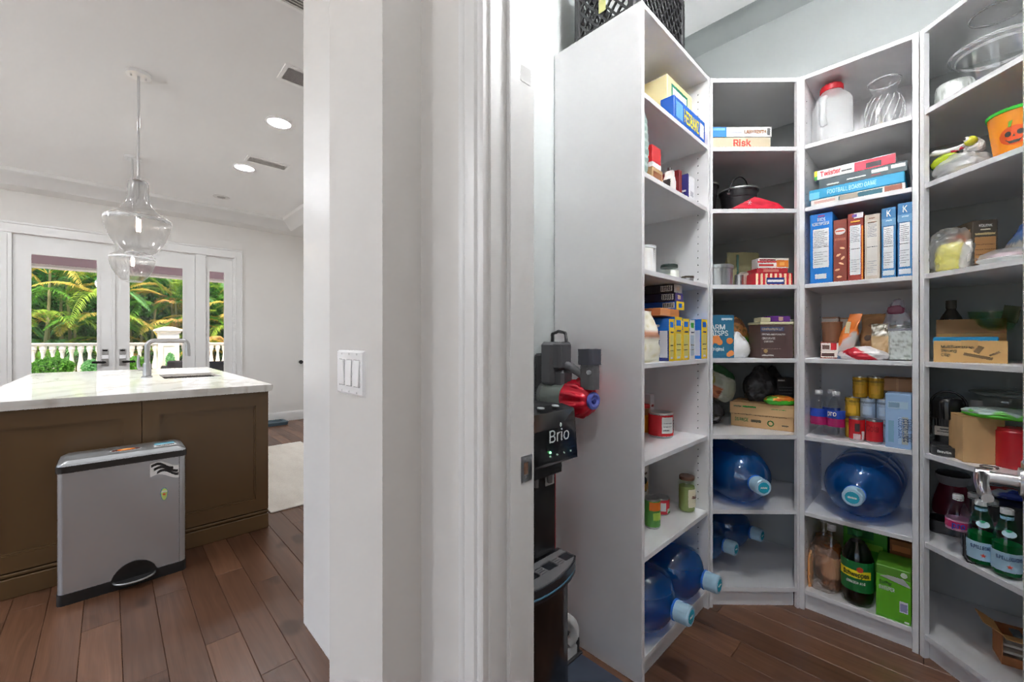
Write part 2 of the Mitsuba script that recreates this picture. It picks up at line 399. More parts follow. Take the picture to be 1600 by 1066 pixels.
# door lining: jamb, stop, casings
cs = Polygon([(0, 0), (.094, 0), (.094, .006), (.088, .012), (.075, .014), (.068, .011), (.062, .013), (.030, .016), (.024, .012), (.018, .017), (.008, .019), (0, .017)])
def casing_v(ymin_inner, sgn, x_face, out, h):
    # profile x -> away from the opening along y (sgn), profile y -> out of the wall along x (out)
    m = tf(sheet(cs, h), np.array([[0, out, 0, x_face], [sgn, 0, 0, ymin_inner], [0, 0, 1, 0], [0, 0, 0, 1.]]))
    if m.volume < 0: m.invert()
    return m
T = Thing('trim_doorway', None, None, kind='structure')
labels['trim_doorway']['label'] = 'white painted door lining and moulded casing of the pantry doorway'
T.p('casing', casing_v(.633, 1, .552, -1, 2.54), 'trim_paint', 35)
T.p('casing', casing_v(.633, 1, .667, 1, 2.54), 'trim_paint', 35)
T.p('casing', casing_v(-.139, -1, .552, -1, 2.54), 'trim_paint', 35)
T.p('casing', HB(.534, .552, -.235, .727, 2.446, 2.54, .003), 'trim_paint')
T.p('jamb', HB(.549, .670, .627, .640, 0, 2.45, .0015), 'trim_paint')
T.p('jamb', HB(.549, .670, -.146, -.133, 0, 2.45, .0015), 'trim_paint')
T.p('jamb', HB(.549, .670, -.133, .627, 2.437, 2.45, .0015), 'trim_paint')
T.p('stop', HB(.592, .626, .615, .627, 0, 2.437, .002), 'trim_paint')
T.p('stop', HB(.592, .626, -.133, -.121, 0, 2.437, .002), 'trim_paint')
sp = sheet(sbox(.6335, -.0285, .6700, .0285).difference(sbox(.644, -.014, .659, .014)), .0018)
k = T.p('strike_plate', tf(sp, np.array([[1, 0, 0, 0], [0, 0, -1, .627], [0, 1, 0, .915], [0, 0, 0, 1.]])), 'chrome', label='polished chrome strike plate')
T.p('screw', cat([cyl([.6515, .6252, .915 + dz], [.6515, .6245, .915 + dz], .0035, 10) for dz in (-.021, .021)]), 'steel_satin', parent=k)
T.p('strike_recess', HB(.645, .658, .6262, .6268, .902, .928), C(96, 70, 52, .7), parent=k)
T.p('patch', HB(.636, .667, .6262, .6268, 1.755, 1.79), C(196, 195, 193, .6), label='small grey patch high on the jamb')

# garden doors (door_1, door_2), side window, their frame
FRm = Thing('trim_garden_doors', None, None, kind='structure'); labels[FRm.key]['label'] = 'white frame and moulded casing of the garden doors'
FRm.p('casing', HB(1.238, 1.335, KY - .02, KY, 0, 2.44, .004), 'trim_paint')
FRm.p('casing', HB(1.250, 1.262, KY - .027, KY - .019, 0, 2.37, .002), 'trim_paint')
FRm.p('casing', HB(1.318, 1.335, KY - .028, KY - .018, 0, 2.455, .003), 'trim_paint')
FRm.p('casing', HB(-.86, 1.335, KY - .02, KY, 2.335, 2.44, .004), 'trim_paint')
FRm.p('casing', HB(-.86, 1.335, KY - .03, KY, 2.43, 2.455, .004), 'trim_paint')
FRm.p('casing', HB(-.86, -.765, KY - .02, KY, 0, 2.335, .004), 'trim_paint')
FRm.p('post', HB(.812, .922, KY - .012, KY + .1, 0, 2.335, .003), 'trim_paint')
FRm.p('post', HB(-.845, -.735, KY - .012, KY + .1, 0, 2.335, .003), 'trim_paint')
FRm.p('post', HB(1.228, 1.245, KY, KY + .1, 0, 2.335, .002), 'trim_paint')
FRm.p('post', HB(-.735, 1.23, KY + .02, KY + .1, 2.318, 2.336, .002), 'trim_paint')
FRm.p('post', HB(-.735, 1.23, KY + .02, KY + .1, 0.0, .03, .002), C(120, 110, 100, .5))
def leaf(name, x0, x1, gx0, gx1, z0=.03, z1=2.318, gz0=.30, gz1=2.135, label=None):
    T = Thing(name, None, None, kind='structure'); labels[T.key]['label'] = label
    y0, y1 = KY + .02, KY + .065
    ring = sheet(sbox(x0 + .002, z0, x1 - .002, z1).difference(sbox(gx0, gz0, gx1, gz1)), y1 - y0)
    T.p('frame', tf(ring, np.array([[1, 0, 0, 0], [0, 0, -1, y1], [0, 1, 0, 0], [0, 0, 0, 1.]])), 'trim_paint')
    bead = sheet(sbox(gx0 - .024, gz0 - .024, gx1 + .024, gz1 + .024).difference(sbox(gx0 + .004, gz0 + .004, gx1 - .004, gz1 - .004)), .010)
    T.p('glazing_bead', tf(bead, np.array([[1, 0, 0, 0], [0, 0, -1, y0 + .0005], [0, 1, 0, 0], [0, 0, 0, 1.]])), 'trim_paint')
    g = trimesh.Trimesh(np.array([[gx0, y0 + .02, gz0], [gx1, y0 + .02, gz0], [gx1, y0 + .02, gz1], [gx0, y0 + .02, gz1]]), np.array([[0, 1, 2], [0, 2, 3]]), process=False)
    T.p('pane', g, glass(252, 253, 252))
    return T
d1 = leaf('door_1', -.735, .037, -.606, -.10, label='left white glazed garden door')
d2 = leaf('door_2', .037, .810, .173, .683, label='right white glazed garden door')
leaf('window_1', .922, 1.228, .959, 1.131, label='narrow side window right of the garden doors')
d2.p('astragal', HB(.022, .052, KY - .002, KY + .021, .03, 2.318, .003), 'trim_paint')
for T, xc, s in ((d1, -.035, -1), (d2, .115, 1)):
    k = T.p('lock', HB(xc - .028, xc + .028, KY + .006, KY + .02, 1.03, 1.10, .004), 'steel_satin')
    T.p('thumb_turn', cat([HB(xc - .02, xc + .02, KY - .012, KY + .008, 1.072, 1.09, .003)]), 'black_gloss', parent=k)
    T.p('lock_plate', HB(xc - .03, xc + .03, KY + .012, KY + .02, .95, 1.03, .003), C(238, 238, 238, .3), parent=k)
    k = T.p('handle_rose', HB(xc - .03, xc + .03, KY + .006, KY + .02, .90, .985, .004), 'steel_satin')
    T.p('lever', cat([cyl([xc, KY + .01, .945], [xc, KY - .045, .945], .009), HB(min(xc, xc + s * .11), max(xc, xc + s * .11), KY - .056, KY - .04, .934, .958, .004)]), 'black_gloss', parent=k)

# pantry door leaf, open against the shelving on the right
T = Thing('door_3', None, None, kind='structure'); labels[T.key]['label'] = 'white pantry door standing open at the right edge of the picture'
T.p('leaf', HB(.672, 1.3915, -.166, -.126, .012, 2.43, .0015), 'trim_paint')
k = T.p('handle_rose', cyl([1.338, -.126, .905], [1.338, -.116, .905], .028, 24), 'chrome', 30)
T.p('handle_rose_plate', HB(1.312, 1.364, -.127, -.1205, .868, .945, .003), 'chrome', parent=k)
T.p('neck', cyl([1.338, -.118, .905], [1.338, -.063, .905], .0115, 20), 'chrome', 30, parent=k)
T.p('lever', cat([cyl([1.338, -.076, .905], [1.338, -.056, .905], .0165, 20), tube([[1.338, -.066, .905], [1.318, -.064, .905], [1.28, -.062, .902], [1.225, -.064, .893], [1.212, -.067, .89]], [.013, .012, .0105, .010, .009], 12)]), 'chrome', 40, parent=k)

# ------------------------------------------------------------------ kitchen
T = Thing('tall_cabinet', 'tall glossy white cabinet end panel standing behind the switch wall', 'cabinet')
T.p('side_panel', HB(.589, .609, 1.212, 1.872, .0, 2.9, .001), 'cabinet_gloss')
T.p('body', HB(.609, 1.30, 1.212, 1.845, .1, 2.9), 'cabinet_gloss')
T.p('plinth', HB(.62, 1.30, 1.23, 1.80, 0, .1), 'cabinet_gloss')
T.p('door', HB(.612, .953, 1.847, 1.869, .104, 2.2, .002), 'cabinet_gloss'); T.p('door', HB(.956, 1.297, 1.847, 1.869, .104, 2.2, .002), 'cabinet_gloss')

# switch plate on the wall x = .45
T = Thing('light_switch_plate', 'white three-gang rocker switch plate on the wall left of the pantry doorway', 'light switch')
def onw(m): return tf(m, np.array([[0, 0, -1, .45], [-1, 0, 0, 1.143], [0, 1, 0, 1.053], [0, 0, 0, 1.]]))   # a along -y, b up, n towards -x
w3, h3 = .166, .116
pl = trimesh.convex.convex_hull(np.array([[a, b, 0] for a in (0, w3) for b in (0, h3)] + [[a, b, .006] for a in (.006, w3 - .006) for b in (.006, h3 - .006)]))
T.p('plate', onw(pl), C(240, 240, 240, .25))
for i in range(3):
    cx = w3 / 2 + (i - 1) * .046
    kk = T.p('rocker', onw(trimesh.convex.convex_hull(np.array([[cx + sa * .0165, h3 / 2 + sb, .005] for sa in (-1, 1) for sb in (-.033, .033)] + [[cx + sa * .0155, h3 / 2 + sb, z] for sa in (-1, 1) for sb, z in ((-.032, .0105 if i else .0075), (0, .0085), (.032, .0075 if i else .0105))]))), C(246, 246, 246, .2))
    T.p('rocker_gap', onw(cat([HB(cx - .0178, cx + .0178, h3 / 2 - .0345, h3 / 2 - .0332, .004, .0064), HB(cx - .0178, cx + .0178, h3 / 2 + .0332, h3 / 2 + .0345, .004, .0064), HB(cx - .0178, cx - .0167, h3 / 2 - .034, h3 / 2 + .034, .004, .0064), HB(cx + .0167, cx + .0178, h3 / 2 - .034, h3 / 2 + .034, .004, .0064)])), C(150, 150, 150, .5), parent=kk)
    for sb in (-1, 1):
        T.p('screw', onw(cyl([cx, h3 / 2 + sb * .0485, .004], [cx, h3 / 2 + sb * .0485, .0068], .0028, 10)), C(205, 205, 205, .3))

# island
T = Thing('kitchen_island', 'brown shaker-panelled kitchen island under the marble worktop', 'kitchen island')
IX0, IX1, IY0, IY1 = -.462, .732, 3.0, 5.42
T.p('carcass', HB(IX0 + .004, IX1 - .004, IY0 + .022, IY1 - .004, .0, .874), 'island_paint')
def shaker(x0, x1, z0, z1, st=.07):
    ring = sheet(sbox(x0, z0, x1, z1).difference(sbox(x0 + st, z0 + st * 1.1, x1 - st, z1 - st * 1.25)), .021)
    ring = tf(ring, np.array([[1, 0, 0, 0], [0, 0, -1, IY0 + .021], [0, 1, 0, 0], [0, 0, 0, 1.]]))
    bx0, bx1, bz0, bz1 = x0 + st, x1 - st, z0 + st * 1.1, z1 - st * 1.25
    be = sheet(sbox(bx0 - .002, bz0 - .002, bx1 + .002, bz1 + .002).difference(sbox(bx0 + .008, bz0 + .008, bx1 - .008, bz1 - .008)), .012)
    be = tf(be, np.array([[1, 0, 0, 0], [0, 0, -1, IY0 + .021], [0, 1, 0, 0], [0, 0, 0, 1.]]))
    return cat([ring, be]), HB(bx0 - .001, bx1 + .001, IY0 + .016, IY0 + .022, bz0 - .001, bz1 + .001)
for a, b in ((IX0, .1245), (.1275, IX1)):
    rg, pn = shaker(a, b, .118, .872)
    k = T.p('end_panel', rg, 'island_paint'); T.p('recessed_field', pn, 'island_paint', parent=k)
T.p('base_board', cat([HB(IX0, IX1, IY0 - .012, IY0 + .03, 0, .092, .004), HB(IX0, IX1, IY0 - .006, IY0 + .03, .096, .112, .004)]), 'island_paint')
T.p('side_panel', cat([HB(IX1 - .006, IX1, IY0 + .02, IY1, .0, .872, .001)]), 'island_paint'); T.p('side_panel', HB(IX0, IX0 + .006, IY0 + .02, IY1, .0, .872, .001), 'island_paint')
# worktop with the sink cut-out
top = sbox(-.478, 2.966, .752, 5.452).buffer(-.006).buffer(.006, quad_segs=4).difference(sbox(.292, 3.965, .642, 4.475).buffer(-.02).buffer(.02, quad_segs=4))
wt = sheet(top, .018); wt.apply_translation([0, 0, .8945])
T2 = Thing('island_worktop', 'pale veined marble worktop with thick edge on the brown island', 'worktop')
T2.p('slab', wt, 'quartz')
ed = top.buffer(-.002)
w2 = sheet(ed, .0025); w2.apply_translation([0, 0, .9125]); T2.p('polished_top', w2, 'quartz')
w3_ = sheet(sbox(-.478, 2.966, .752, 5.452).buffer(-.003).difference(sbox(-.44, 3.01, .715, 5.41)), .0218); w3_.apply_translation([0, 0, .8725]); T2.p('edge_drop', w3_, 'quartz')
T = Thing('bar_sink', 'small rectangular undermount steel sink set in the island worktop', 'sink')
sk = []
for (a, b, c_, d_) in ((.284, .292, 3.957, 4.483), (.642, .65, 3.957, 4.483), (.284, .65, 3.957, 3.965), (.284, .65, 4.475, 4.483)): sk.append(HB(a, b, c_, d_, .70, .8935))
sk.append(HB(.284, .65, 3.957, 4.483, .692, .70))
T.p('basin', cat(sk), C(120, 120, 122, .4, .9)); T.p('drain', cyl([.467, 4.22, .699], [.467, 4.22, .703], .045, 20), 'chrome')
T = Thing('kitchen_faucet', 'brushed steel square-arch faucet beside the island sink', 'faucet')
fx, fy = .205, 4.19
T.p('base', lathe([(0, 0), (.034, 0), (.034, .008), (.026, .014), (.026, .10), (.022, .11), (0, .11)], 20).apply_translation([fx, fy, .9155]), 'steel_satin', 35)
sp = [[fx, fy, 1.0]] + [[fx, fy, z] for z in (1.05, 1.10, 1.14)] + arc([fx + .045, fy, 1.15], .045, PI, PI / 2, 8, [1, 0, 0], [0, 0, 1]) + [[fx + .10, fy, 1.195], [fx + .17, fy, 1.195]] + arc([fx + .21, fy, 1.16], .035, PI / 2, 0, 8, [1, 0, 0], [0, 0, 1]) + [[fx + .245, fy, 1.13]]
T.p('spout', tube(sp, .0165, 12), 'steel_satin', 50)
T.p('spray_head', lathe([(0, 0), (.018, 0), (.019, .05), (.0165, .06), (0, .06)], 16).apply_translation([fx + .245, fy, 1.072]), 'steel_satin', 40)
T.p('handle', cat([cyl([fx, fy, .985], [fx - .05, fy + .0, .985], .015, 14), tube([[fx - .045, fy, .985], [fx - .05, fy, 1.03], [fx - .047, fy, 1.09]], [.012, .010, .007], 10)]), 'steel_satin', 40)

# step bin in front of the island
T = Thing('step_bin', 'brushed steel rectangular pedal bin with black rim in front of the island', 'trash can')
BX0, BX1, BY0, BY1 = -.168, .286, 2.742, 2.972
T.p('body', rbox(BX0, BX1, BY0, BY1, .045, .598, .022, 6), 'steel', 30)
bs = rbox(BX0 - .003, BX1 + .003, BY0 - .004, BY1, .0, .05, .024, 6)
T.p('base', bs, 'black_plastic', 30)
T.p('rim', rbox(BX0 - .006, BX1 + .006, BY0 - .007, BY1 + .002, .596, .626, .026, 6), C(34, 32, 31, .3), 30)
ld = [(BX0 - .003, BX1 + .003, BY0 - .004, BY1, .626), (BX0 - .001, BX1 + .001, BY0 - .002, BY1 - .002, .634), (BX0 + .02, BX1 - .02, BY0 + .016, BY1 - .02, .648)]
pts = []
for a, b, c_, d_, z in ld:
    pts += [[p[0], p[1], z] for p in np.array(sbox(a + .022, c_ + .022, b - .022, d_ - .022).buffer(.022, quad_segs=5).exterior.coords)]
T.p('lid', trimesh.convex.convex_hull(np.array(pts)), 'steel', 25)
bc = (BX0 + BX1) / 2 + .03
el = Polygon([(bc + .088 * math.cos(t), .02 + .098 * math.sin(t)) for t in np.linspace(0, PI, 22)] + [(bc - .088, .002), (bc + .088, .002)])
arch = tf(sheet(el, .010), np.array([[1, 0, 0, 0], [0, 0, -1, BY0 + .003], [0, 1, 0, 0], [0, 0, 0, 1.]]))
T.p('pedal_housing', arch, C(16, 16, 17, .3))
T.p('edge_strip', HB(BX1 - .0275, BX1 - .0245, BY0 - .003, BY0 + .002, .05, .595), C(128, 128, 130, .3))
ped = sheet(Polygon([(bc + .075 * math.cos(t), -.055 * math.sin(t)) for t in np.linspace(0, PI, 16)]), .012)
k = T.p('pedal', tf(ped, TR(0, BY0 - .002, .030)), C(40, 40, 42, .3))
T.p('pedal_edge', tube([[bc + .076 * math.cos(t), BY0 - .002 - .056 * math.sin(t), .038] for t in np.linspace(0.05, PI - .05, 16)], .005, 8), 'steel_satin', 60, parent=k)
# stickers and magnets (flat things on the bin)
def onbin(m): return tf(m, np.array([[1, 0, 0, 0], [0, 0, -1, BY0 - .0004], [0, 1, 0, 0], [0, 0, 0, 1.]]))
T = Thing('wave_sticker', 'black and white wavy flag sticker high on the front of the steel bin', 'sticker')
def wave(x0, x1, z0, z1, n=22, lift=.012):
    xs = np.linspace(x0, x1, n); f = lambda x: lift * math.sin((x - x0) / (x1 - x0) * PI * 1.6)
    return Polygon([(x, z1 + f(x) - (x - x0) * .12) for x in xs] + [(x, z0 + f(x) - (x - x0) * .12) for x in xs[::-1]])
sx = .150
T.p('backing', onbin(sheet(wave(sx - .004, sx + .108, .512, .576), .0006)), C(236, 236, 234, .4))
T.p('black_waves', onbin(tf(cat([sheet(wave(sx + .000, sx + .086, .558, .571), .0006), sheet(wave(sx + .010, sx + .104, .540, .553), .0006), sheet(wave(sx + .022, sx + .106, .522, .535), .0006)]), TR(0, 0, .0006))), C(14, 14, 15, .4))
T = Thing('sandal_magnet', 'small green and blue sandal-shaped magnet on the front of the bin', 'magnet')
so = Polygon([(.012 * math.cos(t) * (1.15 if math.sin(t) > 0 else .95) + .2, .030 * math.sin(t) + .415) for t in np.linspace(0, 2 * PI, 24)])
T.p('sole', onbin(sheet(so, .003)), C(196, 214, 120, .4)); T.p('rim', onbin(sheet(so.buffer(.002), .002)), C(60, 140, 170, .4))
T.p('strap', onbin(tf(cat([sheet(Polygon([(.188, .43), (.2, .434), (.212, .43), (.211, .424), (.2, .428), (.189, .424)]), .001)]), TR(0, 0, .003))), C(240, 244, 240, .4))
T.p('star', onbin(tf(sheet(Polygon([(.2 + (.008 if i % 2 == 0 else .0035) * math.sin(i * PI / 5), .415 + (.008 if i % 2 == 0 else .0035) * math.cos(i * PI / 5)) for i in range(10)]), .001), TR(0, 0, .003))), C(214, 62, 40, .4))
T = Thing('oval_sticker', 'orange oval sticker with dark border on the lid of the bin', 'sticker')
ov = Point(0, 0).buffer(1, quad_segs=12)
from shapely import affinity
T.p('backing', tf(sheet(affinity.scale(ov, .058, .03), .0006), TR(.06, 2.84, .6482)), C(240, 238, 232, .4)); T.p('border', tf(sheet(affinity.scale(ov, .054, .026), .0006), TR(.06, 2.84, .6488)), C(70, 20, 18, .4))
T.p('centre', tf(sheet(affinity.scale(ov, .034, .022), .0006), TR(.06, 2.84, .6494)), C(232, 120, 40, .4)); T.p('pale_oval', tf(sheet(affinity.scale(ov, .020, .009), .0006), TR(.06, 2.84, .65)), C(250, 214, 140, .4))  # small pale oval printed in the middle of the sticker
T = Thing('blue_sticker', 'pale blue and white rectangular sticker at the right end of the bin lid', 'sticker')
T.p('backing', HB(.165, .255, 2.80, 2.845, .6482, .6488), C(236, 238, 238, .4)); T.p('band', HB(.17, .25, 2.85, 2.90, .6482, .649), C(122, 190, 214, .4)); T.p('print', tf(HB(.175, .245, 2.815, 2.83, 0, .0004), TR(0, 0, .6488)), C(40, 44, 52))

single('area_rug', 'pale beige woven rug on the floor right of the island', 'rug', cat([HB(.80, 1.62, 3.21, 5.25, .0002, .009, .003)]), 'rug_pile')
T = Thing('pet_bowl_tray', 'dark teal low tray on the floor against the far baseboard', 'tray')
T.p('tray', rbox(1.52, 1.84, 6.47, 6.75, .0003, .035, .05), C(46, 62, 72, .5), 30); T.p('rim', tf(sheet(sbox(1.54, 6.49, 1.82, 6.73).buffer(.02).difference(sbox(1.56, 6.51, 1.80, 6.71)), .008), TR(0, 0, .035)), C(58, 78, 88, .5))
T = Thing('wall_knob', 'small dark knob on the white wall beside the tall panel', 'knob')
T.p('stem', cyl([2.085, KY, .875], [2.085, KY - .05, .875], .012), 'black_plastic', 30); T.p('head', cyl([2.085, KY - .05, .875], [2.085, KY - .075, .875], .028, 16), 'black_plastic', 30)

# pendant lamps
scene['pendant_glass'] = {'type': 'blendbsdf', 'weight': .045, 'a': {'type': 'thindielectric', 'int_ior': 1.8}, 'b': rgbp((244, 246, 246), .2)}
scene['glint_glass'] = {'type': 'blendbsdf', 'weight': .45, 'a': {'type': 'thindielectric', 'int_ior': 1.8}, 'b': rgbp((248, 249, 249), .1)}  # white mixed in to stand for bright glints on the glass edges
def shell(pf, t, n=44):
    """A lathed glass wall of thickness t, open where the profile ends."""
    p = np.array(pf, float); d = np.gradient(p, axis=0); nrm = np.c_[d[:, 1], -d[:, 0]]; nrm /= np.linalg.norm(nrm, axis=1, keepdims=True)
    q_ = p + nrm * t; q_[:, 0] = np.maximum(q_[:, 0], 0)
    m = trimesh.creation.revolve(np.vstack([p, q_[::-1], p[:1]]), sections=n); m.merge_vertices()
    if m.volume < 0: m.invert()
    return m
def pendant(x, y, label):
    T = Thing('pendant_lamp', label, 'pendant lamp', TR(x, y, 0), 'glass pendants over the island')
    cp = sheet(affinity.scale(Point(0, 0).buffer(1, quad_segs=10), .062, .062).union(sbox(-.062, -.0, .062, .0001)), .022); 
    T.p('canopy', tf(cp, TR(0, 0, KITCHEN_H - .022)), C(236, 237, 238, .28, .8), 30)
    for sx_ in (-.036, .036): T.p('canopy_screw', cyl([sx_, 0, KITCHEN_H - .034], [sx_, 0, KITCHEN_H - .02], .005, 8), 'chrome')
    T.p('stem', cyl([0, 0, 2.22], [0, 0, KITCHEN_H - .02], .0075, 12), 'chrome', 40)
    T.p('cap', lathe([(0, 0), (.03, 0), (.036, .008), (.02, .018), (.012, .04), (0, .04)], 20).apply_translation([0, 0, 2.212]), 'chrome', 40)
    T.p('inner_rod', cyl([0, 0, 2.03], [0, 0, 2.215], .0045, 10), 'chrome', 40)
    pf = [(.042, 2.222), (.049, 2.216), (.0515, 2.20), (.052, 2.16), (.053, 2.125), (.058, 2.095), (.070, 2.065), (.092, 2.035), (.122, 2.010), (.150, 1.993), (.163, 1.984), (.166, 1.974), (.166, 1.955), (.163, 1.935), (.154, 1.895), (.138, 1.850), (.114, 1.805), (.088, 1.772), (.072, 1.758), (.066, 1.753)]
    T.p('glass_shade', lathe(pf, 56), 'pendant_glass', True)
    T.p('edge_glint', lathe([(.1655, 1.978), (.1675, 1.974), (.1675, 1.962), (.1655, 1.958), (.1655, 1.978)], 56), 'glint_glass', True)  # whitened ring standing in for the glint along the widest edge
    T.p('glass_lip', lathe([(.064, 1.750), (.068, 1.750), (.069, 1.754), (.068, 1.758), (.064, 1.757), (.064, 1.750)], 44), 'glint_glass', True)
    T.p('socket', lathe([(0, 1.975), (.016, 1.975), (.018, 2.02), (.010, 2.035), (0, 2.035)], 16), 'chrome', 40)
    T.p('bulb', lathe([(0, 1.895), (.010, 1.896), (.0135, 1.905), (.0135, 1.965), (.011, 1.976), (0, 1.976)], 16), C(255, 220, 170), True, emitter=emitter((1.0, .72, .42), 26))
pendant(.135, 3.59, 'clear bell-shaped glass pendant nearest the camera above the island')
pendant(.157, 5.27, 'clear glass pendant farther away, hanging nearer the garden doors')

def downlight(x, y, h, label, rad=LAMP, r_=.083, group='recessed kitchen ceiling lights', col=(.95, .985, 1.03)):
    T = Thing('recessed_light', label, 'ceiling light', TR(x, y, h), group)
    T.p('trim_ring', lathe([(r_, 0), (r_ + .014, 0), (r_ + .016, -.004), (r_, -.006), (r_, 0)], 28), C(240, 240, 240, .5), 30)
    m = trimesh.creation.cylinder(radius=r_, height=.003, sections=28); m.apply_translation([0, 0, -.0025])
    T.p('diffuser', m, C(240, 240, 240, .5), emitter=emitter(col, rad))
downlight(.962, 3.63, KITCHEN_H, 'lit recessed ceiling light nearer the camera')
downlight(.964, 4.81, KITCHEN_H, 'lit recessed ceiling light beside the air vent')
T = Thing('grey_ceiling_disc', 'small flat grey round fitting on the ceiling near the crown moulding', 'ceiling fitting', TR(.963, 5.99, KITCHEN_H))  # plain grey disc for the third recessed light, left unlit
T.p('ring', lathe([(0, -.004), (.08, -.004), (.085, 0), (0, 0)], 24), C(214, 213, 211, .5), 30); T.p('centre', lathe([(0, -.007), (.04, -.007), (.045, -.003), (0, -.003)], 20), C(170, 168, 166, .5), 30)
def globe(x, y, h, z, r_, label, rad, col=(.95, .985, 1.03)):
    T = Thing('unseen_globe_light', label, 'ceiling light', TR(x, y, 0))  # every globe hangs out of view, placed to light the rooms
    T.p('canopy', lathe([(0, h - .02), (.06, h - .02), (.07, h), (0, h)], 24), 'chrome', 30); T.p('stem', cyl([0, 0, z], [0, 0, h - .01], .008), 'chrome', 30)
    T.p('globe', trimesh.creation.icosphere(subdivisions=3, radius=r_).apply_translation([0, 0, z]), C(245, 245, 242, .4), True, emitter=emitter(col, rad))
for x_, y_, lb in ((-.75, 3.63, 'unseen recessed ceiling light left of the first pendant, outside the picture, placed to light the kitchen'), (-.75, 4.95, 'unseen recessed ceiling light left of the second pendant, outside the picture, placed to light the kitchen')):
    downlight(x_, y_, KITCHEN_H, lb)  # both out of view, placed to light the kitchen evenly
globe(-2.4, 2.4, KITCHEN_H, 2.40, .14, 'added fill globe left of the island, outside the picture, brightening the kitchen and its ceiling', GLOBE_FILL)  # added fill, out of view, brightens the kitchen and its ceiling
globe(-2.4, 4.6, KITCHEN_H, 2.40, .14, 'added fill globe farther back on the left, outside the picture, brightening the kitchen and its ceiling', GLOBE_FILL)  # second added fill globe, also out of view
globe(-.12, -.12, KITCHEN_H, 2.55, .13, 'added fill globe above and behind the camera, outside the picture, lighting the pantry through its doorway', HALL_FILL)  # added fill over the camera, lights the shelves through the doorway
def vent(x, y, w, d, label):
    T = Thing('air_vent', label, 'air vent', TR(x, y, KITCHEN_H))
    T.p('frame', tf(sheet(sbox(-w / 2, -d / 2, w / 2, d / 2).difference(sbox(-w / 2 + .022, -d / 2 + .022, w / 2 - .022, d / 2 - .022)), .008), TR(0, 0, -.008)), C(236, 236, 235, .5))
    T.p('duct', HB(-w / 2 + .02, w / 2 - .02, -d / 2 + .02, d / 2 - .02, -.002, -.0005), C(168, 166, 163, .8))
    n = max(3, int((d - .05) / .016))
    for i in range(n):
        yy = -d / 2 + .03 + (d - .06) * i / (n - 1)
        T.p('slat', tf(HB(-w / 2 + .02, w / 2 - .02, -.0105, .0105, -.0012, .0012), TR(0, yy, -.007) @ RX(math.radians(32))), C(218, 216, 213, .5))
vent(1.10, 4.53, .36, .155, 'white slatted rectangular ceiling vent beside the far recessed light')
vent(.885, 2.92, .2, .2, 'small square ceiling vent half hidden by the tall white panel')
vent(.69, 2.25, .2, .16, 'ceiling vent corner at the top edge beside the tall panel')

# ------------------------------------------------------------------ garden behind the doors
struct('terrace', HB(-14, 16, KY + .16, 40, -.1, -.01), 'paving', label='pale stone terrace behind the garden doors')
struct('porch_ceiling', HB(-6, 7, KY + .16, 10.0, 2.80, 2.9), C(214, 200, 205, .8), label='painted porch ceiling outside the doors')
T = Thing('porch_beam', 'mauve porch beam with white lower edge seen at the top of the door panes', 'beam')
T.p('beam', HB(-6, 7, 10.0, 10.25, 2.425, 2.9), C(204, 180, 196, .8)); T.p('edge_trim', HB(-6, 7, 9.985, 10.27, 2.385, 2.425), C(246, 244, 242, .7))
BY = 16.0
T = Thing('balustrade', 'white cast stone balustrade along the far side of the terrace', 'balustrade')
def rails(x0, x1):
    T.p('top_rail', cat([HB(x0, x1, BY - .11, BY + .11, 1.095, 1.145, .012), HB(x0, x1, BY - .085, BY + .085, 1.06, 1.10, .01)]), 'cast_stone')
    T.p('bottom_rail', HB(x0, x1, BY - .1, BY + .1, .10, .24, .012), 'cast_stone')
bal = lathe([(0, .24), (.07, .24), (.07, .30), (.05, .315), (.062, .36), (.076, .44), (.07, .53), (.048, .66), (.036, .78), (.036, .86), (.05, .90), (.062, .93), (.048, .95), (.07, .965), (.07, 1.06), (0, 1.06)], 14)
bd = mikit.ply(bal, 'cast_stone', 40)
rails(-3.0, 1.02); rails(1.50, 3.9)
xx = -2.9
while xx < 3.9:
    if not .99 < xx < 1.53:
        key = numbered(T.key + '__baluster'); scene[key] = {**bd, 'to_world': ST().translate([xx, BY, 0])}
    xx += .168
T = Thing('pillar', 'white square garden pillar with panelled face and stepped cap in the balustrade', 'pillar')
T.p('shaft', HB(1.02, 1.50, BY - .22, BY + .22, 0, 1.43, .006), 'cast_stone')
T.p('cap', cat([HB(.985, 1.535, BY - .26, BY + .26, 1.43, 1.48, .012), HB(.93, 1.59, BY - .31, BY + .31, 1.48, 1.54, .015), trimesh.convex.convex_hull(np.array([[x_, y_, 1.54] for x_ in (.95, 1.57) for y_ in (BY - .29, BY + .29)] + [[x_, y_, 1.62] for x_ in (1.15, 1.37) for y_ in (BY - .1, BY + .1)]))]), 'cast_stone')
T.p('face_moulding', tf(sheet(sbox(1.10, .18, 1.42, 1.08).difference(sbox(1.13, .21, 1.39, 1.05)), .03), np.array([[1, 0, 0, 0], [0, 0, -1, BY - .215], [0, 1, 0, 0], [0, 0, 0, 1.]])), 'cast_stone')

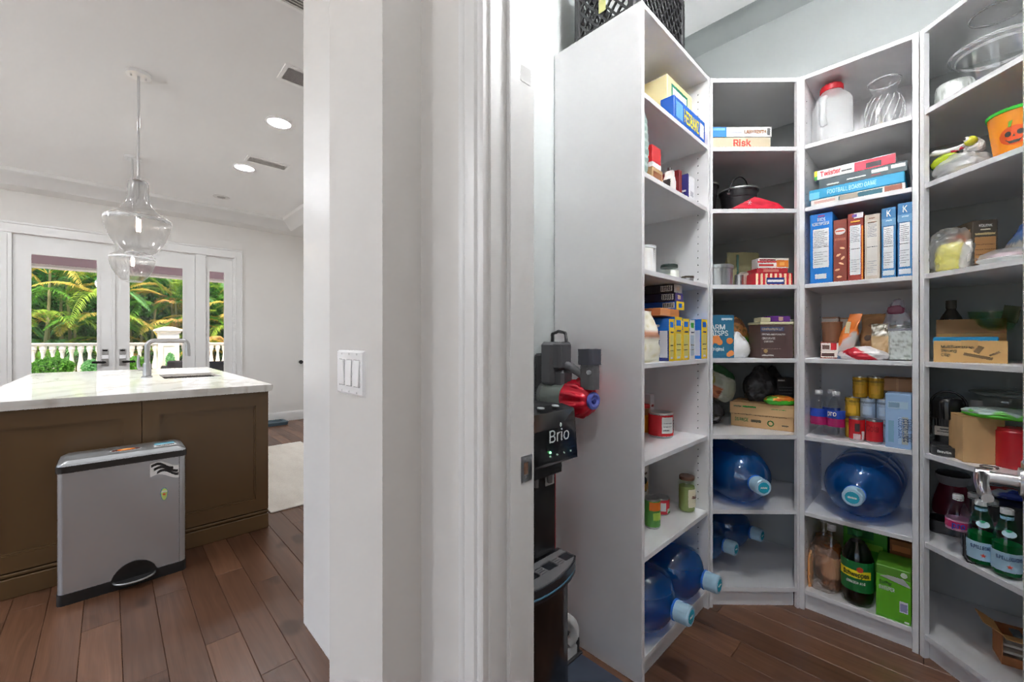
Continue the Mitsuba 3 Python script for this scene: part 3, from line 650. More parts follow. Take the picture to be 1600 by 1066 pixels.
def frond(L, droop, n, seed, wl=.42):
    rg = random.Random(seed)
    V, F = [], []
    def quad(a, b, c_, d_):
        i = len(V); V.extend([a, b, c_, d_]); F.extend([[i, i + 1, i + 2], [i, i + 2, i + 3]])
    def mid(t):
        return np.array([L * (t * math.cos(.35 * t) - .18 * droop * t * t), 0, L * (.62 * t - droop * t * t)])
    prev = None
    for i in range(13):
        t = i / 12; p = mid(t); w = .013 * (1 - t) + .002
        if prev is not None:
            a, wa = prev
            quad(a + [0, -wa, 0], a + [0, wa, 0], p + [0, w, 0], p + [0, -w, 0])
            quad(a + [0, 0, -wa], a + [0, 0, wa], p + [0, 0, w], p + [0, 0, -w])
        prev = (p, w)
    for i in range(n):
        t = .12 + .87 * i / (n - 1); p = mid(t); dp = mid(min(1, t + .02)) - mid(t - .02); dp /= np.linalg.norm(dp)
        ln = wl * math.sin(PI * min(1, .18 + .82 * t)) ** .6 * (1 - .35 * t) * rg.uniform(.85, 1.1)
        for s in (-1, 1):
            dr_ = dp * .62 + np.array([0, s * .78, .12 + rg.uniform(-.12, .12)]); dr_ /= np.linalg.norm(dr_)
            m1 = p + dr_ * ln * .5; e = p + dr_ * ln + np.array([0, 0, -ln * rg.uniform(.25, .5)])
            wv = np.cross(dr_, [0, s * -.3, 1]); wv = wv / np.linalg.norm(wv) * .016
            quad(p - wv * .4, p + wv * .4, m1 + wv, m1 - wv); i0 = len(V); V.extend([m1 - wv, m1 + wv, e]); F.append([i0, i0 + 1, i0 + 2])
    return trimesh.Trimesh(np.array(V), np.array(F), process=False)
FRV = {}
for i in range(4):
    for mt in ('leaf_green', 'leaf_lime', 'leaf_gold', 'leaf_rust', 'leaf_mint'):
        if i == 0: FRV[mt] = []
        FRV[mt].append(mikit.ply(frond(1.75, .55 + .17 * i, 34, i), mt, False) if mt == 'leaf_green' else {**FRV['leaf_green'][i], 'bsdf': {'type': 'ref', 'id': mt}})
rp = random.Random(5)
pos = [(-2.3, 18.0), (-1.45, 17.3), (-.75, 18.3), (-.1, 17.4), (.75, 18.1), (1.5, 18.4), (2.2, 18.2), (2.95, 17.4), (3.9, 18.1)]
where = ['at the far left behind the left pane', 'left of the first pane', 'in the middle of the left pane', 'at the right of the left pane', 'behind the door stiles', 'left in the right pane', 'behind the garden pillar', 'behind the narrow side window', 'beyond the right edge of the window']
for (px, py), wh in zip(pos, where):
    T = Thing('areca_palm', 'feathery yellow-green palm clump ' + wh, 'palm', group='palms behind the balustrade')
    for s_ in range(4):
        sx, sy, hh = px + rp.uniform(-.3, .3), py + rp.uniform(-.3, .3), [.8, 1.6, 2.4, 3.1][s_] + rp.uniform(-.2, .2)
        T.p('stem', tube([[px + (sx - px) * .4, py, 0], [sx, sy, hh * .6], [sx + rp.uniform(-.1, .1), sy, hh + .15]], [.05, .04, .03], 7), C(150, 146, 112, .7), 60)
        a0 = rp.random() * 6.28
        for k in range(8):
            mt = rp.choices(['leaf_green', 'leaf_lime', 'leaf_gold', 'leaf_rust', 'leaf_mint'], [4, 5, 2.2, 1.2, 2])[0]
            ang = a0 + k * .79 + rp.uniform(-.3, .3); tilt = rp.uniform(-.15, .35); sc = rp.uniform(.75, 1.1)
            key = numbered(T.key + '__frond')
            scene[key] = {**FRV[mt][rp.randrange(4)], 'to_world': ST().translate([sx, sy, hh]).rotate([0, 0, 1], math.degrees(ang)).rotate([0, 1, 0], -math.degrees(tilt)).scale(sc)}
def leaves(n, x0, x1, y0, y1, z0, z1, size, seed):
    g = np.random.default_rng(seed); c_ = np.c_[g.uniform(x0, x1, n), g.uniform(y0, y1, n), g.uniform(z0, z1, n)]
    a = g.normal(size=(n, 3)); a /= np.linalg.norm(a, axis=1, keepdims=True); b = np.cross(a, g.normal(size=(n, 3))); b /= np.linalg.norm(b, axis=1, keepdims=True)
    s = size * g.uniform(.6, 1.2, (n, 1)); v = np.stack([c_ - a * s, c_ + b * s * .4, c_ + a * s, c_ - b * s * .4], 1).reshape(-1, 3); i = np.arange(n) * 4
    return v, np.vstack([np.c_[i, i + 1, i + 2], np.c_[i, i + 2, i + 3]])
v_, f_ = leaves(26000, -6, 8, 19.2, 20.6, .0, 4.4, .13, 3)
single('garden_hedge', 'dense dark green hedge behind the palms', 'hedge', trimesh.Trimesh(v_, f_, process=False), 'leaf_dark', kind='stuff')
struct('garden_boundary_wall', HB(-14, 16, 20.8, 21, 0, 4.2), C(96, 128, 80, .9), label='overgrown boundary wall behind the hedge')
for i, (x0, x1, zt, lb) in enumerate([(-1.42, -.62, .80, 'bushy green shrub in front of the balustrade at the left of the left pane'), (-.52, -.12, .72, 'low green shrub at the right of the left pane'), (.36, .74, .80, 'green shrub in front of the balusters left of the garden pillar'), (1.16, 1.36, .86, 'small potted green plant in front of the pillar')]):
    n = int(900 * (x1 - x0) / .5); v_, f_ = leaves(n, -1, 1, -1, 1, -1, 1, .0, 20 + i)
    g = np.random.default_rng(40 + i); dd = g.normal(size=(n, 3)); dd /= np.linalg.norm(dd, axis=1, keepdims=True); rr = g.uniform(.55, 1, (n, 1)) ** .5
    ctr = dd * rr * [(x1 - x0) / 2, .22, zt * .3] + [(x0 + x1) / 2, 15.4, zt * .68]
    a = g.normal(size=(n, 3)); a /= np.linalg.norm(a, axis=1, keepdims=True); b = np.cross(a, g.normal(size=(n, 3))); b /= np.linalg.norm(b, axis=1, keepdims=True); s = .05
    v_ = np.stack([ctr - a * s, ctr + b * s * .5, ctr + a * s, ctr - b * s * .5], 1).reshape(-1, 3)
    T = Thing('garden_shrub', lb, 'shrub'); T.p('foliage', trimesh.Trimesh(v_, f_, process=False), 'leaf_mint' if i % 2 else 'leaf_green', kind='stuff')
    T.p('planter' if i == 3 else 'stems', lathe([(0, 0), (.1, 0), (.14, .34), (.12, .36), (0, .36)], 12).apply_translation([(x0 + x1) / 2, 15.4, 0]) if i == 3 else cat([tube([[(x0 + x1) / 2 + q_, 15.4, 0], [(x0 + x1) / 2 + 2 * q_, 15.4, zt * .6]], [.02, .01], 6) for q_ in (-.06, 0, .07)]), C(120, 96, 70, .8))
def sofa(x, y, w, label):
    T = Thing('outdoor_armchair', label, 'armchair', TR(x, y, 0))
    T.p('seat', HB(-w / 2, w / 2, -.4, .4, .18, .42, .02), C(30, 30, 34, .7)); T.p('back', HB(-w / 2, w / 2, -.42, -.30, .18, .74, .03), C(34, 34, 40, .7))
    for s in (-1, 1): T.p('arm', HB(s * w / 2 - .06, s * w / 2 + .06, -.42, .4, .18, .60, .02), C(32, 32, 37, .7))
    for a in (-1, 1):
        for b in (-1, 1): T.p('leg', HB(a * (w / 2 - .05) - .02, a * (w / 2 - .05) + .02, b * .34 - .02, b * .34 + .02, -.01, .18), C(24, 24, 26, .5))
    return T
sofa(1.95, 11.6, .9, 'dark outdoor armchair seen through the narrow side window'); T = sofa(1.22, 12.6, .55, 'dark low outdoor armchair seen at the foot of the garden pillar')

# ------------------------------------------------------------------ pantry shelving
TH, LIP = .0185, .0
A0, AW, CW = 1.315, .61, .38
def holes(xs, zs, n, r_=.0026):
    ms = []
    for x_ in xs:
        for z_ in zs:
            ms.append((x_, z_))
    return ms
def pins(face_pos, nrm, a0, zs):
    base = trimesh.creation.cylinder(radius=.0027, height=.0008, sections=6); out = []
    for a in a0:
        for z in zs:
            if nrm == 'x': out.append(tf(base, TR(face_pos, a, z) @ RY(PI / 2)))
            else: out.append(tf(base, TR(a, face_pos, z) @ RX(PI / 2)))
    return cat(out)
zpin = [z for z in np.arange(.16, 2.33, .032) if min(abs(z - s) for s in Z) > .012]
pinmat = C(40, 40, 42, .8)
def bookcase_straight(un, w, label):
    T = Thing('bookcase', label, 'bookcase'); o, e1, e2 = FR[un]
    M = at(un, 0, 0, 0.0); M[2, 3] = 0; T.M = M
    T.p('side_panel', HB(0, TH, 0, .392, 0, 2.37, .0012), 'melamine'); T.p('side_panel', HB(w - TH, w, 0, .392, 0, 2.37, .0012), 'melamine')
    T.p('back_panel', HB(TH * .5, w - TH * .5, .385, .391, .02, 2.36), 'melamine')
    T.p('top_panel', HB(TH, w - TH, .001, .385, 2.37 - TH, 2.3695, .0012), 'melamine')
    for z in Z[:-1]: T.p('bottom_shelf' if z < .1 else 'shelf', HB(TH + .0004, w - TH - .0004, .003, .385, z - TH, z, .0012), 'melamine')
    T.p('plinth', HB(TH, w - TH, .022, .038, 0, Z[0] - TH), 'melamine')
    T.p('pin_holes', cat([pins(TH, 'x', (.045, .345), zpin), pins(w - TH, 'x', (.045, .345), zpin)]), pinmat, kind='stuff')
    return T
bookcase_straight('A', AW, 'tall white bookcase on the left with its broad side panel towards the doorway')
bookcase_straight('C', CW, 'narrow white bookcase in the middle right holding the row of cereal boxes')
def bookcase_corner(un, poly, sides, plinth, label, front):
    T = Thing('bookcase', label, 'bookcase')
    P = Polygon(poly)
    T.p('top_panel', sheet(P, TH).apply_translation([0, 0, 2.37 - TH]), 'melamine')
    for z in Z[:-1]: T.p('bottom_shelf' if z < .1 else 'shelf', sheet(P, TH).apply_translation([0, 0, z - TH]), 'melamine')
    for s in sides: T.p('side_panel', sheet(Polygon(s), 2.37 - .0002), 'melamine')
    for s in front: T.p('front_post', sheet(Polygon(s), 2.3695), 'melamine')
    T.p('plinth', sheet(Polygon(plinth), Z[0] - TH), 'melamine')
    return T
q = .70711
def PT(un, s, d):
    o, e1, e2 = FR[un]; return (o[0] + s * e1[0] + d * e2[0], o[1] + s * e1[1] + d * e2[1])
bpoly = [PT('B', .004, .003), PT('B', .392, .003), (2.207 - .003, .452), (2.6, .452), (2.6, 1.100), (1.952, 1.100), (1.952, .71)]
bookcase_corner('B', [PT('B', .012, .003), PT('B', .384, .003), (2.207, .4505), (2.6, .4505), (2.6, 1.100), (1.9465, 1.100), (1.9465, .7145)], [[(1.9275, .716), (1.9455, .716), (1.9455, 1.100), (1.9275, 1.100)], [(2.211, .4315), (2.6, .4315), (2.6, .4495), (2.211, .4495)]],
                [PT('B', .012, .022), PT('B', .384, .022), PT('B', .384, .036), PT('B', .012, .036)], 'white corner bookcase set diagonally in the middle of the pantry',
                [[PT('B', 0, 0), PT('B', .0115, 0), PT('B', .0115, .018), PT('B', .004, .018)], [PT('B', .3845, 0), PT('B', .396, 0), PT('B', .392, .018), PT('B', .3845, .018)]])
dpoly = [PT('D', .017, .003), PT('D', .385, .003), PT('D', .40, .02), (1.93, -.63), (2.6, -.63), (2.6, .027), (2.226, .027)]
bookcase_corner('D', dpoly, [[(2.215, .029), (2.6, .029), (2.6, .047), (2.215, .047)]], [PT('D', .014, .022), PT('D', .4, .022), PT('D', .4, .036), PT('D', .014, .036)],
                'white diagonal bookcase at the right edge holding the pumpkin bucket and coffee machine', [[PT('D', 0, 0), PT('D', .0165, 0), PT('D', .0165, .02), PT('D', .006, .02)], [PT('D', .386, 0), PT('D', .4, 0), PT('D', .4, .018), PT('D', .386, .018)]])
globe(1.25, .17, PANTRY_H, 2.60, .13, 'unseen round globe light under the pantry ceiling, outside the picture, placed to light the shelves', PANTRY_LAMP, (.975, .99, 1.01))  # unseen lamp, placed to light the pantry shelves
single('floor_mat', 'dark slate blue mat on the pantry floor beside the water cooler', 'mat', HB(1.03, 1.285, .58, 1.0, .0003, .006, .002), C(52, 60, 74, .9))

# ------------------------------------------------------------------ helpers for the pantry goods
scene['printed_film'] = {'type': 'twosided', 'bsdf': {'type': 'principled', 'base_color': {'type': 'mesh_attribute', 'name': 'vertex_color'}, 'roughness': .32, 'specular': .5}}
scene['printed_paper'] = {'type': 'twosided', 'bsdf': {'type': 'principled', 'base_color': {'type': 'mesh_attribute', 'name': 'vertex_color'}, 'roughness': .75}}
def tint(mesh, fn):
    v = np.array(mesh.vertices); return np.array([lin(c) for c in fn(v)])
def pick(v, seed, cols, freq=18, bands=None):
    f = meshkit.fbm(v * freq + seed * 5.7, 3, seed); f = np.clip((f - .25) / .5, 0, .999)
    return np.array(cols)[(f * len(cols)).astype(int)]
def soft(T, part, mesh, fn, mat='printed_film', **k):
    return T.p(part, mesh, mat, True, color=tint(mesh, fn), **k)
def wrap(m, r):
    """Bends flat lettering (x right, z up, facing -y) round an upright cylinder of radius r."""
    v = np.array(m.vertices); a = v[:, 0] / r; rr = r - v[:, 1]
    m = m.copy(); m.vertices = np.c_[rr * np.sin(a), -rr * np.cos(a), v[:, 2]]; return m
def ontext(s, h, w=None, bold=True):
    m = text(s, h, w, bold); lo, hi = m.bounds; m.apply_translation([-(hi[0] + lo[0]) / 2, 0, 0]); 
    return tf(m, np.array([[1, 0, 0, 0], [0, 0, -1, 0], [0, 1, 0, 0], [0, 0, 0, 1.]]))
def band(r, z0, z1, a0=0, a1=2 * PI, n=28, t=.0006):
    """A label strip round a cylinder, from angle a0 to a1 (0 = facing the front)."""
    V, F = [], []
    for i in range(n + 1):
        a = a0 + (a1 - a0) * i / n
        for rr in (r, r + t):
            for z in (z0, z1): V.append([rr * math.sin(a), -rr * math.cos(a), z])
    for i in range(n):
        b = i * 4; c_ = b + 4
        F += [[b + 2, c_ + 2, c_ + 3], [b + 2, c_ + 3, b + 3], [b, b + 1, c_ + 1], [b, c_ + 1, c_], [b + 1, b + 3, c_ + 3], [b + 1, c_ + 3, c_ + 1], [b, c_, c_ + 2], [b, c_ + 2, b + 2]]
    return trimesh.Trimesh(np.array(V), np.array(F), process=False)
def can(label, M, r, h, body, top='steel_satin', labelcol=None, words=(), group=None, rot=0, name='tin_can', cat_='can', patch=None):
    T = Thing(name, label, cat_, M @ RZ(math.radians(rot)), group)
    T.p('body', lathe([(0, 0), (r * .9, 0), (r * .94, .003), (r, .006), (r, h - .006), (r * .95, h - .002), (0, h - .002)], 24), C(*body, .3, .4) if labelcol is None else 'steel_satin', 30)
    T.p('rim', lathe([(r * .9, h - .005), (r * .98, h - .004), (r * .98, h), (r * .9, h), (r * .9, h - .005)], 24), top, 30)
    if labelcol: T.p('label', band(r, .009, h - .009), C(*labelcol, .4), 40)
    if patch:
        for (a0, a1, z0, z1, c_) in patch: T.p('print', band(r + .0008, z0 * h, z1 * h, a0, a1, 8), C(*c_, .4), 40)
    for (s, z, hh, ww, c_) in words: T.p('lettering', tf(wrap(tf(ontext(s, hh, ww), TR(0, -.0012, 0)), r + .0008), TR(0, 0, z)), C(*c_))
    return T
def jar(label, M, r, h, glasscol, content, lidcol, lidh=.018, labelcol=None, words=(), fill=.8, name='glass_jar'):
    T = Thing(name, label, 'jar', M)
    T.p('glass', lathe([(0, .0005), (r * .9, .0005), (r, .006), (r, h - lidh - .02), (r * .86, h - lidh - .004), (r * .84, h - lidh)], 26), glass(*glasscol), True)
    T.p('contents', lathe([(0, .004), (r * .86, .004), (r * .94, .01), (r * .94, (h - lidh - .02) * fill), (0, (h - lidh - .02) * fill)], 22), C(*content, .5), 40)
    T.p('lid', lathe([(0, h - lidh), (r * .9, h - lidh), (r * .92, h - lidh + .002), (r * .92, h - .003), (r * .86, h), (0, h)], 26), C(*lidcol, .3, .3), 30)
    if labelcol: T.p('label', band(r + .0004, h * .15, h * .66, -1.0, 1.0, 20), C(*labelcol, .5), 40)
    for (s, z, hh, ww, c_) in words: T.p('lettering', tf(wrap(tf(ontext(s, hh, ww), TR(0, -.002, 0)), r + .0006), TR(0, 0, z)), C(*c_))
    return T
def M2(m, *more):
    for k in more: m = m @ k
    return m
def blue_skin(wt, tintc, body): return {'type': 'blendbsdf', 'weight': wt, 'a': {'type': 'thindielectric', 'int_ior': 1.5, 'specular_transmittance': {'type': 'rgb', 'value': tintc}}, 'b': {'type': 'twosided', 'bsdf': {'type': 'principled', 'base_color': {'type': 'rgb', 'value': body}, 'roughness': .1, 'specular': .6}}}
scene['jug_blue'] = {'type': 'thindielectric', 'int_ior': 1.6, 'specular_transmittance': {'type': 'rgb', 'value': [.42, .70, .90]}}
scene['jug_water'] = blue_skin(.34, [.10, .50, .80], [.012, .27, .56])
JR = .130
jprof = [(0, .0), (.10, .0), (.124, .006), (JR, .022), (JR, .092), (JR - .007, .102), (JR - .007, .112), (JR, .122), (JR, .192), (JR - .007, .202), (JR - .007, .212), (JR, .222), (JR, .292), (JR - .010, .325), (.108, .362), (.078, .388), (.050, .404), (.034, .415), (.0285, .425), (.0275, .470)]
jug_ply = jug_cap = None
def jug(label, M, level=.35):
    """A five-gallon bottle; local z runs from its base to its neck."""
    T = Thing('water_jug', label, 'water jug', M, None)
    T.p('shell', lathe(jprof, 40), 'jug_blue', True)
    w = lathe([(max(0, a - .003), z_ + (.004 if z_ < .02 else 0)) for a, z_ in jprof[:17]] + [(0, .424)], 40); w.merge_vertices()
    up = np.linalg.inv(M[:3, :3])[:, 2] * -1; up = M[:3, :3].T @ np.array([0, 0, -1.0]); up /= np.linalg.norm(up)
    zc = -up * level * JR + np.array([0, 0, .2]) * (abs(up[2]) < .5) + np.array([0, 0, .25]) * (abs(up[2]) >= .5)
    T.p('water', trimesh.intersections.slice_mesh_plane(w, up, zc, cap=True, engine='earcut'), 'jug_water', 40)
    T.p('neck_ring', lathe([(.028, .418), (.037, .421), (.037, .427), (.028, .429), (.028, .418)], 24), C(40, 110, 200, .2), 30)
    k = T.p('cap', lathe([(.0285, .428), (.0345, .428), (.0355, .434), (.0345, .476), (.031, .481), (0, .481)], 28), C(176, 212, 232, .35), 30)
    T.p('cap_print', lathe([(0, .4812), (.0235, .4812), (.0235, .4820), (0, .4820)], 20), C(36, 160, 186, .4), 30, parent=k)
    T.p('cap_print', HB(-.014, .014, -.0035, .0035, .4820, .4824), C(220, 240, 244), parent=k)
    return T
def lie(un, s, d, lv, tiprot=0.0, roll=0.0, k=1.0):
    """Lying on shelf lv with the neck's tip pointing out to the front at (s, d); tiprot turns the neck sideways."""
    m = at(un, s, d, lv); m[2, 3] = Z[lv] + JR * k + .001
    return m @ RZ(math.radians(tiprot)) @ RX(PI / 2) @ np.diag([k, k, k, 1.0]) @ TR(0, 0, -.481) @ RZ(roll)

# ---- left bookcase (A)
T = Thing('milk_crate', 'black plastic lattice milk crate on top of the tall left bookcase', 'crate', at('A', .03, .045, 7))
cw_, cd_, ch_ = .425, .27, .28
mt = C(20, 20, 21, .35)
T.p('bottom', HB(0.004, cw_ - .004, .004, cd_ - .004, 0, .006), mt)
for a, b in ((0, 0), (cw_ - .03, 0), (0, cd_ - .03), (cw_ - .03, cd_ - .03)): T.p('corner_post', HB(a, a + .03, b, b + .03, 0, ch_, .006), mt)
def lattice(L, H, solid):
    ms = [HB(0.02, L - .02, 0, .012, H - .035, H, .003), HB(0.02, L - .02, 0, .012, 0, solid, .003)]
    poly = sbox(.025, solid - .002, L - .025, H - .033); n = int((L + H) / .042)
    for i in range(-8, n):
        for s in (1, -1):
            x0 = .02 + i * .042
            ln = Polygon([(x0, solid), (x0 + .010, solid), (x0 + .010 + (H - solid) * .8 * s, H), (x0 + (H - solid) * .8 * s, H)]).intersection(poly)
            if ln.area > 2e-5 and ln.geom_type == 'Polygon': ms.append(tf(sheet(ln, .006 if s > 0 else .008), np.array([[1, 0, 0, 0], [0, 0, -1, .010], [0, 1, 0, 0], [0, 0, 0, 1.]])))
    return cat(ms)
T.p('lattice_side', lattice(cw_, ch_, .07), mt); T.p('lattice_side', tf(lattice(cw_, ch_, .07), TR(0, cd_ - .012, 0)), mt)
T.p('lattice_side', tf(lattice(cd_, ch_, .035), np.array([[0, 1, 0, 0], [-1, 0, 0, cd_], [0, 0, 1, 0], [0, 0, 0, 1.]])), mt); T.p('lattice_side', tf(lattice(cd_, ch_, .035), np.array([[0, 1, 0, cw_ - .012], [-1, 0, 0, cd_], [0, 0, 1, 0], [0, 0, 0, 1.]])), mt)
T.p('tag', HB(-.002, .0, .12, .15, .075, .13), C(206, 202, 130, .5), label='small yellow tag')

carton('board_game', 'tall cream game box with a green framed logo, upper left shelf', 'board game', at('A', .335, .068, 6), (.245, .12, .235), (232, 206, 146),
       [('f', .16, .2, .8, .9, (40, 120, 84)), ('f', .2, .25, .76, .85, (240, 236, 224)), ('f', .22, .42, .74, .7, (206, 50, 44))], [('f', '~', .25, .5, .12, (250, 246, 236), .45), ('l', '~', .3, .1, .06, (150, 110, 60), .3)])
carton('board_game', 'low blue game box with yellow lettering in front of the cream game box', 'board game', at('A', .262, .006, 6), (.305, .056, .092), (36, 86, 176),
       [('f', .06, .15, .26, .85, (90, 150, 220)), ('f', .82, .15, .96, .8, (240, 236, 224))], [('f', 'HEDBANZ', .3, .2, .55, (248, 224, 60), .48)])
T = Thing('vase', 'grey-green ribbed glass vase at the left end of the upper shelf', 'vase', at('A', .095, .075, 5))
T.p('body', lathe([(0, 0), (.034, 0)] + [(.036 + .004 * (i % 2) + .006 * math.sin(i / 16 * PI), .004 + i * .0145) for i in range(17)] + [(.033, .25), (.030, .25)], 20), C(150, 174, 166, .2), 20)
carton('spice_box', 'small tan and brown box under the red box', 'box', at('A', .168, .048, 5), (.085, .08, .075), (176, 142, 100), [('l', .1, .1, .9, .5, (236, 226, 206)), ('f', .1, .2, .9, .8, (120, 70, 40))], [])
carton('tea_box', 'small red box with white base stacked on the tan box', 'box', at('A', .172, .05, 5, 0, .0765), (.07, .07, .085), (206, 44, 46), [('l', 0, 0, 1, .22, WHITE), ('f', 0, 0, 1, .22, WHITE), ('l', .3, .5, .8, .7, (240, 210, 200))], [])
T = Thing('label_bottle', 'small white house-shaped label bottle beside the red box', 'bottle', at('A', .275, .03, 5))
T.p('body', tf(sheet(Polygon([(-.024, 0), (.024, 0), (.024, .04), (.012, .06), (.010, .078), (-.010, .078), (-.012, .06), (-.024, .04)]), .03), np.array([[1, 0, 0, 0], [0, 0, -1, .015], [0, 1, 0, 0], [0, 0, 0, 1.]])), C(238, 238, 232, .3)); T.p('cap', cyl([0, 0, .078], [0, 0, .092], .009), C(30, 30, 32, .4), 30); T.p('edge', HB(-.0255, -.024, -.014, .014, .0, .04), C(30, 30, 32, .4))
carton('small_box', 'narrow dark red upright box on the upper left shelf', 'box', at('A', .345, .022, 5), (.026, .10, .105), (104, 30, 32), [('l', .12, .2, .9, .5, (130, 44, 44))], [('l', '~', .2, .6, .2, (226, 196, 180), .5)])
carton('small_box', 'white upright box with navy side beside the dark red box', 'box', at('A', .418, .02, 5), (.075, .06, .108), (236, 236, 238), [('l', 0, 0, 1, 1, (46, 42, 104)), ('f', 0, 0, .16, 1, (46, 42, 104)), ('f', .4, .2, .8, .4, (190, 190, 196))], [('l', '~', .2, .3, .12, WHITE, .7)])
T = Thing('canister', 'white marbled canister at the left end of the middle shelf', 'canister', at('A', .262, .13, 4))
cb = lathe([(0, 0), (.042, 0), (.044, .003), (.044, .12), (.040, .124), (0, .124)], 40).subdivide()
soft(T, 'body', cb, lambda v: pick(v, 3, [(120, 84, 60), (236, 234, 228), (240, 240, 238), (240, 240, 238), (60, 50, 46)], 34)); T.p('lid', lathe([(0, .124), (.045, .124), (.045, .134), (0, .136)], 24), C(226, 232, 232, .3), 30)
jar('small glass jar with dark green lid on the middle left shelf', at('A', .452, .115, 4), .040, .082, (240, 248, 244), (206, 214, 196), (34, 46, 42), .014, (228, 232, 222))
T = Thing('small_tin', 'tiny silver tin at the right end of the middle left shelf', 'tin', at('A', .503, .055, 4))
T.p('tin', lathe([(0, 0), (.024, 0), (.025, .002), (.025, .022), (0, .022)], 20), 'steel_satin', 30); T.p('lid', lathe([(0, .022), (.0265, .022), (.0265, .030), (0, .031)], 20), C(70, 62, 54, .3, .6), 30)
# pasta boxes
YEL, NAV, BLU = (244, 208, 44), (38, 48, 110), (30, 104, 190)
T = Thing('flour_bag', 'cream paper flour bag at the left end of the pasta shelf', 'bag', at('A', .108, .05, 3)); soft(T, 'bag', pouch(.125, .075, .19, 4, .92, .0, .008), lambda v: np.where((v[:, 2:3] > .05) & (v[:, 2:3] < .14) & (np.sin(v[:, 2:3] * 420) > .55), np.array([[206, 150, 120]]), pick(v, 8, [(226, 222, 196), (238, 234, 216), (238, 234, 216), (222, 214, 180)], 30)), 'printed_paper')
T = Thing('brown_snack_bag', 'brown and green snack bag standing behind the flour bag', 'bag', at('A', .13, .17, 3)); soft(T, 'bag', pouch(.12, .07, .29, 6, .9), lambda v: pick(v, 6, [(116, 98, 66), (146, 122, 80), (104, 112, 74)], 20))
def pasta(s, w, h, left, label, white=False, d=.004, top=None):
    fr = (240, 240, 238) if white else YEL
    return carton('pasta_box', label, 'box', at('A', s, d, 3), (w, .19, h), left, [('f', 0, 0, 1, 1, fr), ('l', .80, .08, .97, .78, (226, 228, 236)), ('l', 0, .72, 1, 1, BLU), ('f', .2, .80, .8, .93, BLU if not white else (60, 160, 70)), ('f', .18, .1, .82, .62, (228, 214, 120) if not white else (190, 206, 220)), ('f', .2, .36, .8, .38, (90, 80, 40)), ('f', .2, .24, .8, .255, (90, 80, 40)), ('f', .28, .05, .72, .1, (236, 236, 230))],
                  [('f', '~', .24, .66, .05, (60, 60, 90), .52), ('l', '~', .3, .8, .09, WHITE, .5)], 'pasta boxes standing in a row')
pasta(.214, .044, .162, NAV, 'navy-sided yellow pasta box, leftmost of the upright row')
pasta(.264, .066, .172, YEL, 'yellow pasta box, second of the upright row')
pasta(.335, .062, .168, YEL, 'yellow pasta box, third of the upright row')
pasta(.402, .052, .165, WHITE, 'white pasta box with green top in the upright row', True)
pasta(.524, .064, .172, (36, 128, 214), 'bright blue-sided yellow pasta box at the right end of the row')
carton('cracker_tray', 'flat orange-brown box lying across the upright pasta boxes', 'box', at('A', .175, .02, 3, 0, .1735), (.165, .15, .030), (206, 132, 76), [('f', 0, .05, .5, .95, (222, 150, 96)), ('l', 0, .1, 1, .9, (190, 110, 64))], [])
for i, (c1, c2, lb) in enumerate([((36, 84, 168), YEL, 'blue pasta box with yellow end lying lowest in the small stack'), ((30, 30, 56), (60, 48, 110), 'dark pasta box with purple end in the middle of the small stack'), ((34, 34, 40), (210, 204, 196), 'black pasta box with pale end on top of the small stack')]):
    carton('pasta_box', lb, 'box', at('A', .318 - .004 * i, .022 + .003 * i, 3, 0, .2045 + .0345 * i), (.072, .15, .0338), c1, [('f', 0, 0, 1, 1, c2), ('f', .3, .25, .7, .75, BLU if i == 0 else (220, 190, 160)), ('l', .62, .18, .95, .86, (222, 222, 222))] + [('l', .64 + .05 * j, .24, .665 + .05 * j, .8, (40, 40, 44)) for j in range(6)], [], 'pasta boxes standing in a row')
# canned goods
carton('cereal_bar_box', 'red box at the back of the shelf behind the large red tub', 'box', at('A', .335, .27, 2), (.19, .06, .145), (178, 30, 34), [('f', .1, .5, .7, .8, (206, 60, 50))], [])
jar('yellow jar with red lid behind the large red tub', at('A', .45, .232, 2), .028, .13, (250, 236, 160), (232, 186, 60), (190, 40, 40), .016)
carton('milk_carton', 'narrow white carton standing right of the red tub', 'carton', at('A', .535, .245, 2), (.036, .06, .165), (232, 232, 234), [('f', .1, .1, .9, .5, (200, 206, 214)), ('l', .1, .2, .9, .6, (210, 190, 190))], [('f', '~', .15, .62, .1, (150, 60, 60), .7)])
can('large red tub with a white nutrition panel on the left bookcase', at('A', .435, .145, 2), .052, .108, (190, 30, 36), C(214, 200, 190, .3), (194, 34, 40), [], rot=-30, name='food_tub', cat_='tub', patch=[(-.5, .55, .2, .84, (226, 226, 222)), (-.42, .1, .3, .34, (80, 80, 80)), (-.42, .4, .45, .48, (120, 120, 120)), (-.42, .4, .58, .61, (120, 120, 120)), (.62, .95, .3, .7, (60, 60, 60))])
jar('tall glass jar of artichokes with brown lid on the lower left shelf', at('A', .535, .072, 1), .035, .155, (236, 246, 228), (150, 156, 104), (96, 66, 52), .016, (236, 228, 200), [("RAO'S", .062, .012, .04, (90, 50, 40))], .92)
T = Thing('red_can', 'small red and white can with green band on the lower left shelf', 'can', at('A', .425, .14, 1))
T.p('body', lathe([(0, 0), (.034, 0), (.036, .004), (.036, .068), (.034, .072), (0, .071)], 24), 'steel_satin', 30); T.p('label', band(.036, .006, .066), C(200, 34, 50, .4), 40); T.p('print', band(.0368, .008, .028, -.3, 1.5, 14), C(222, 232, 220, .4), 40); T.p('print', band(.0374, .008, .016, -.2, 1.4, 14), C(70, 140, 60, .4), 40); T.p('barcode', band(.0368, .02, .055, -1.4, -.5, 8), C(232, 232, 232, .4), 40)
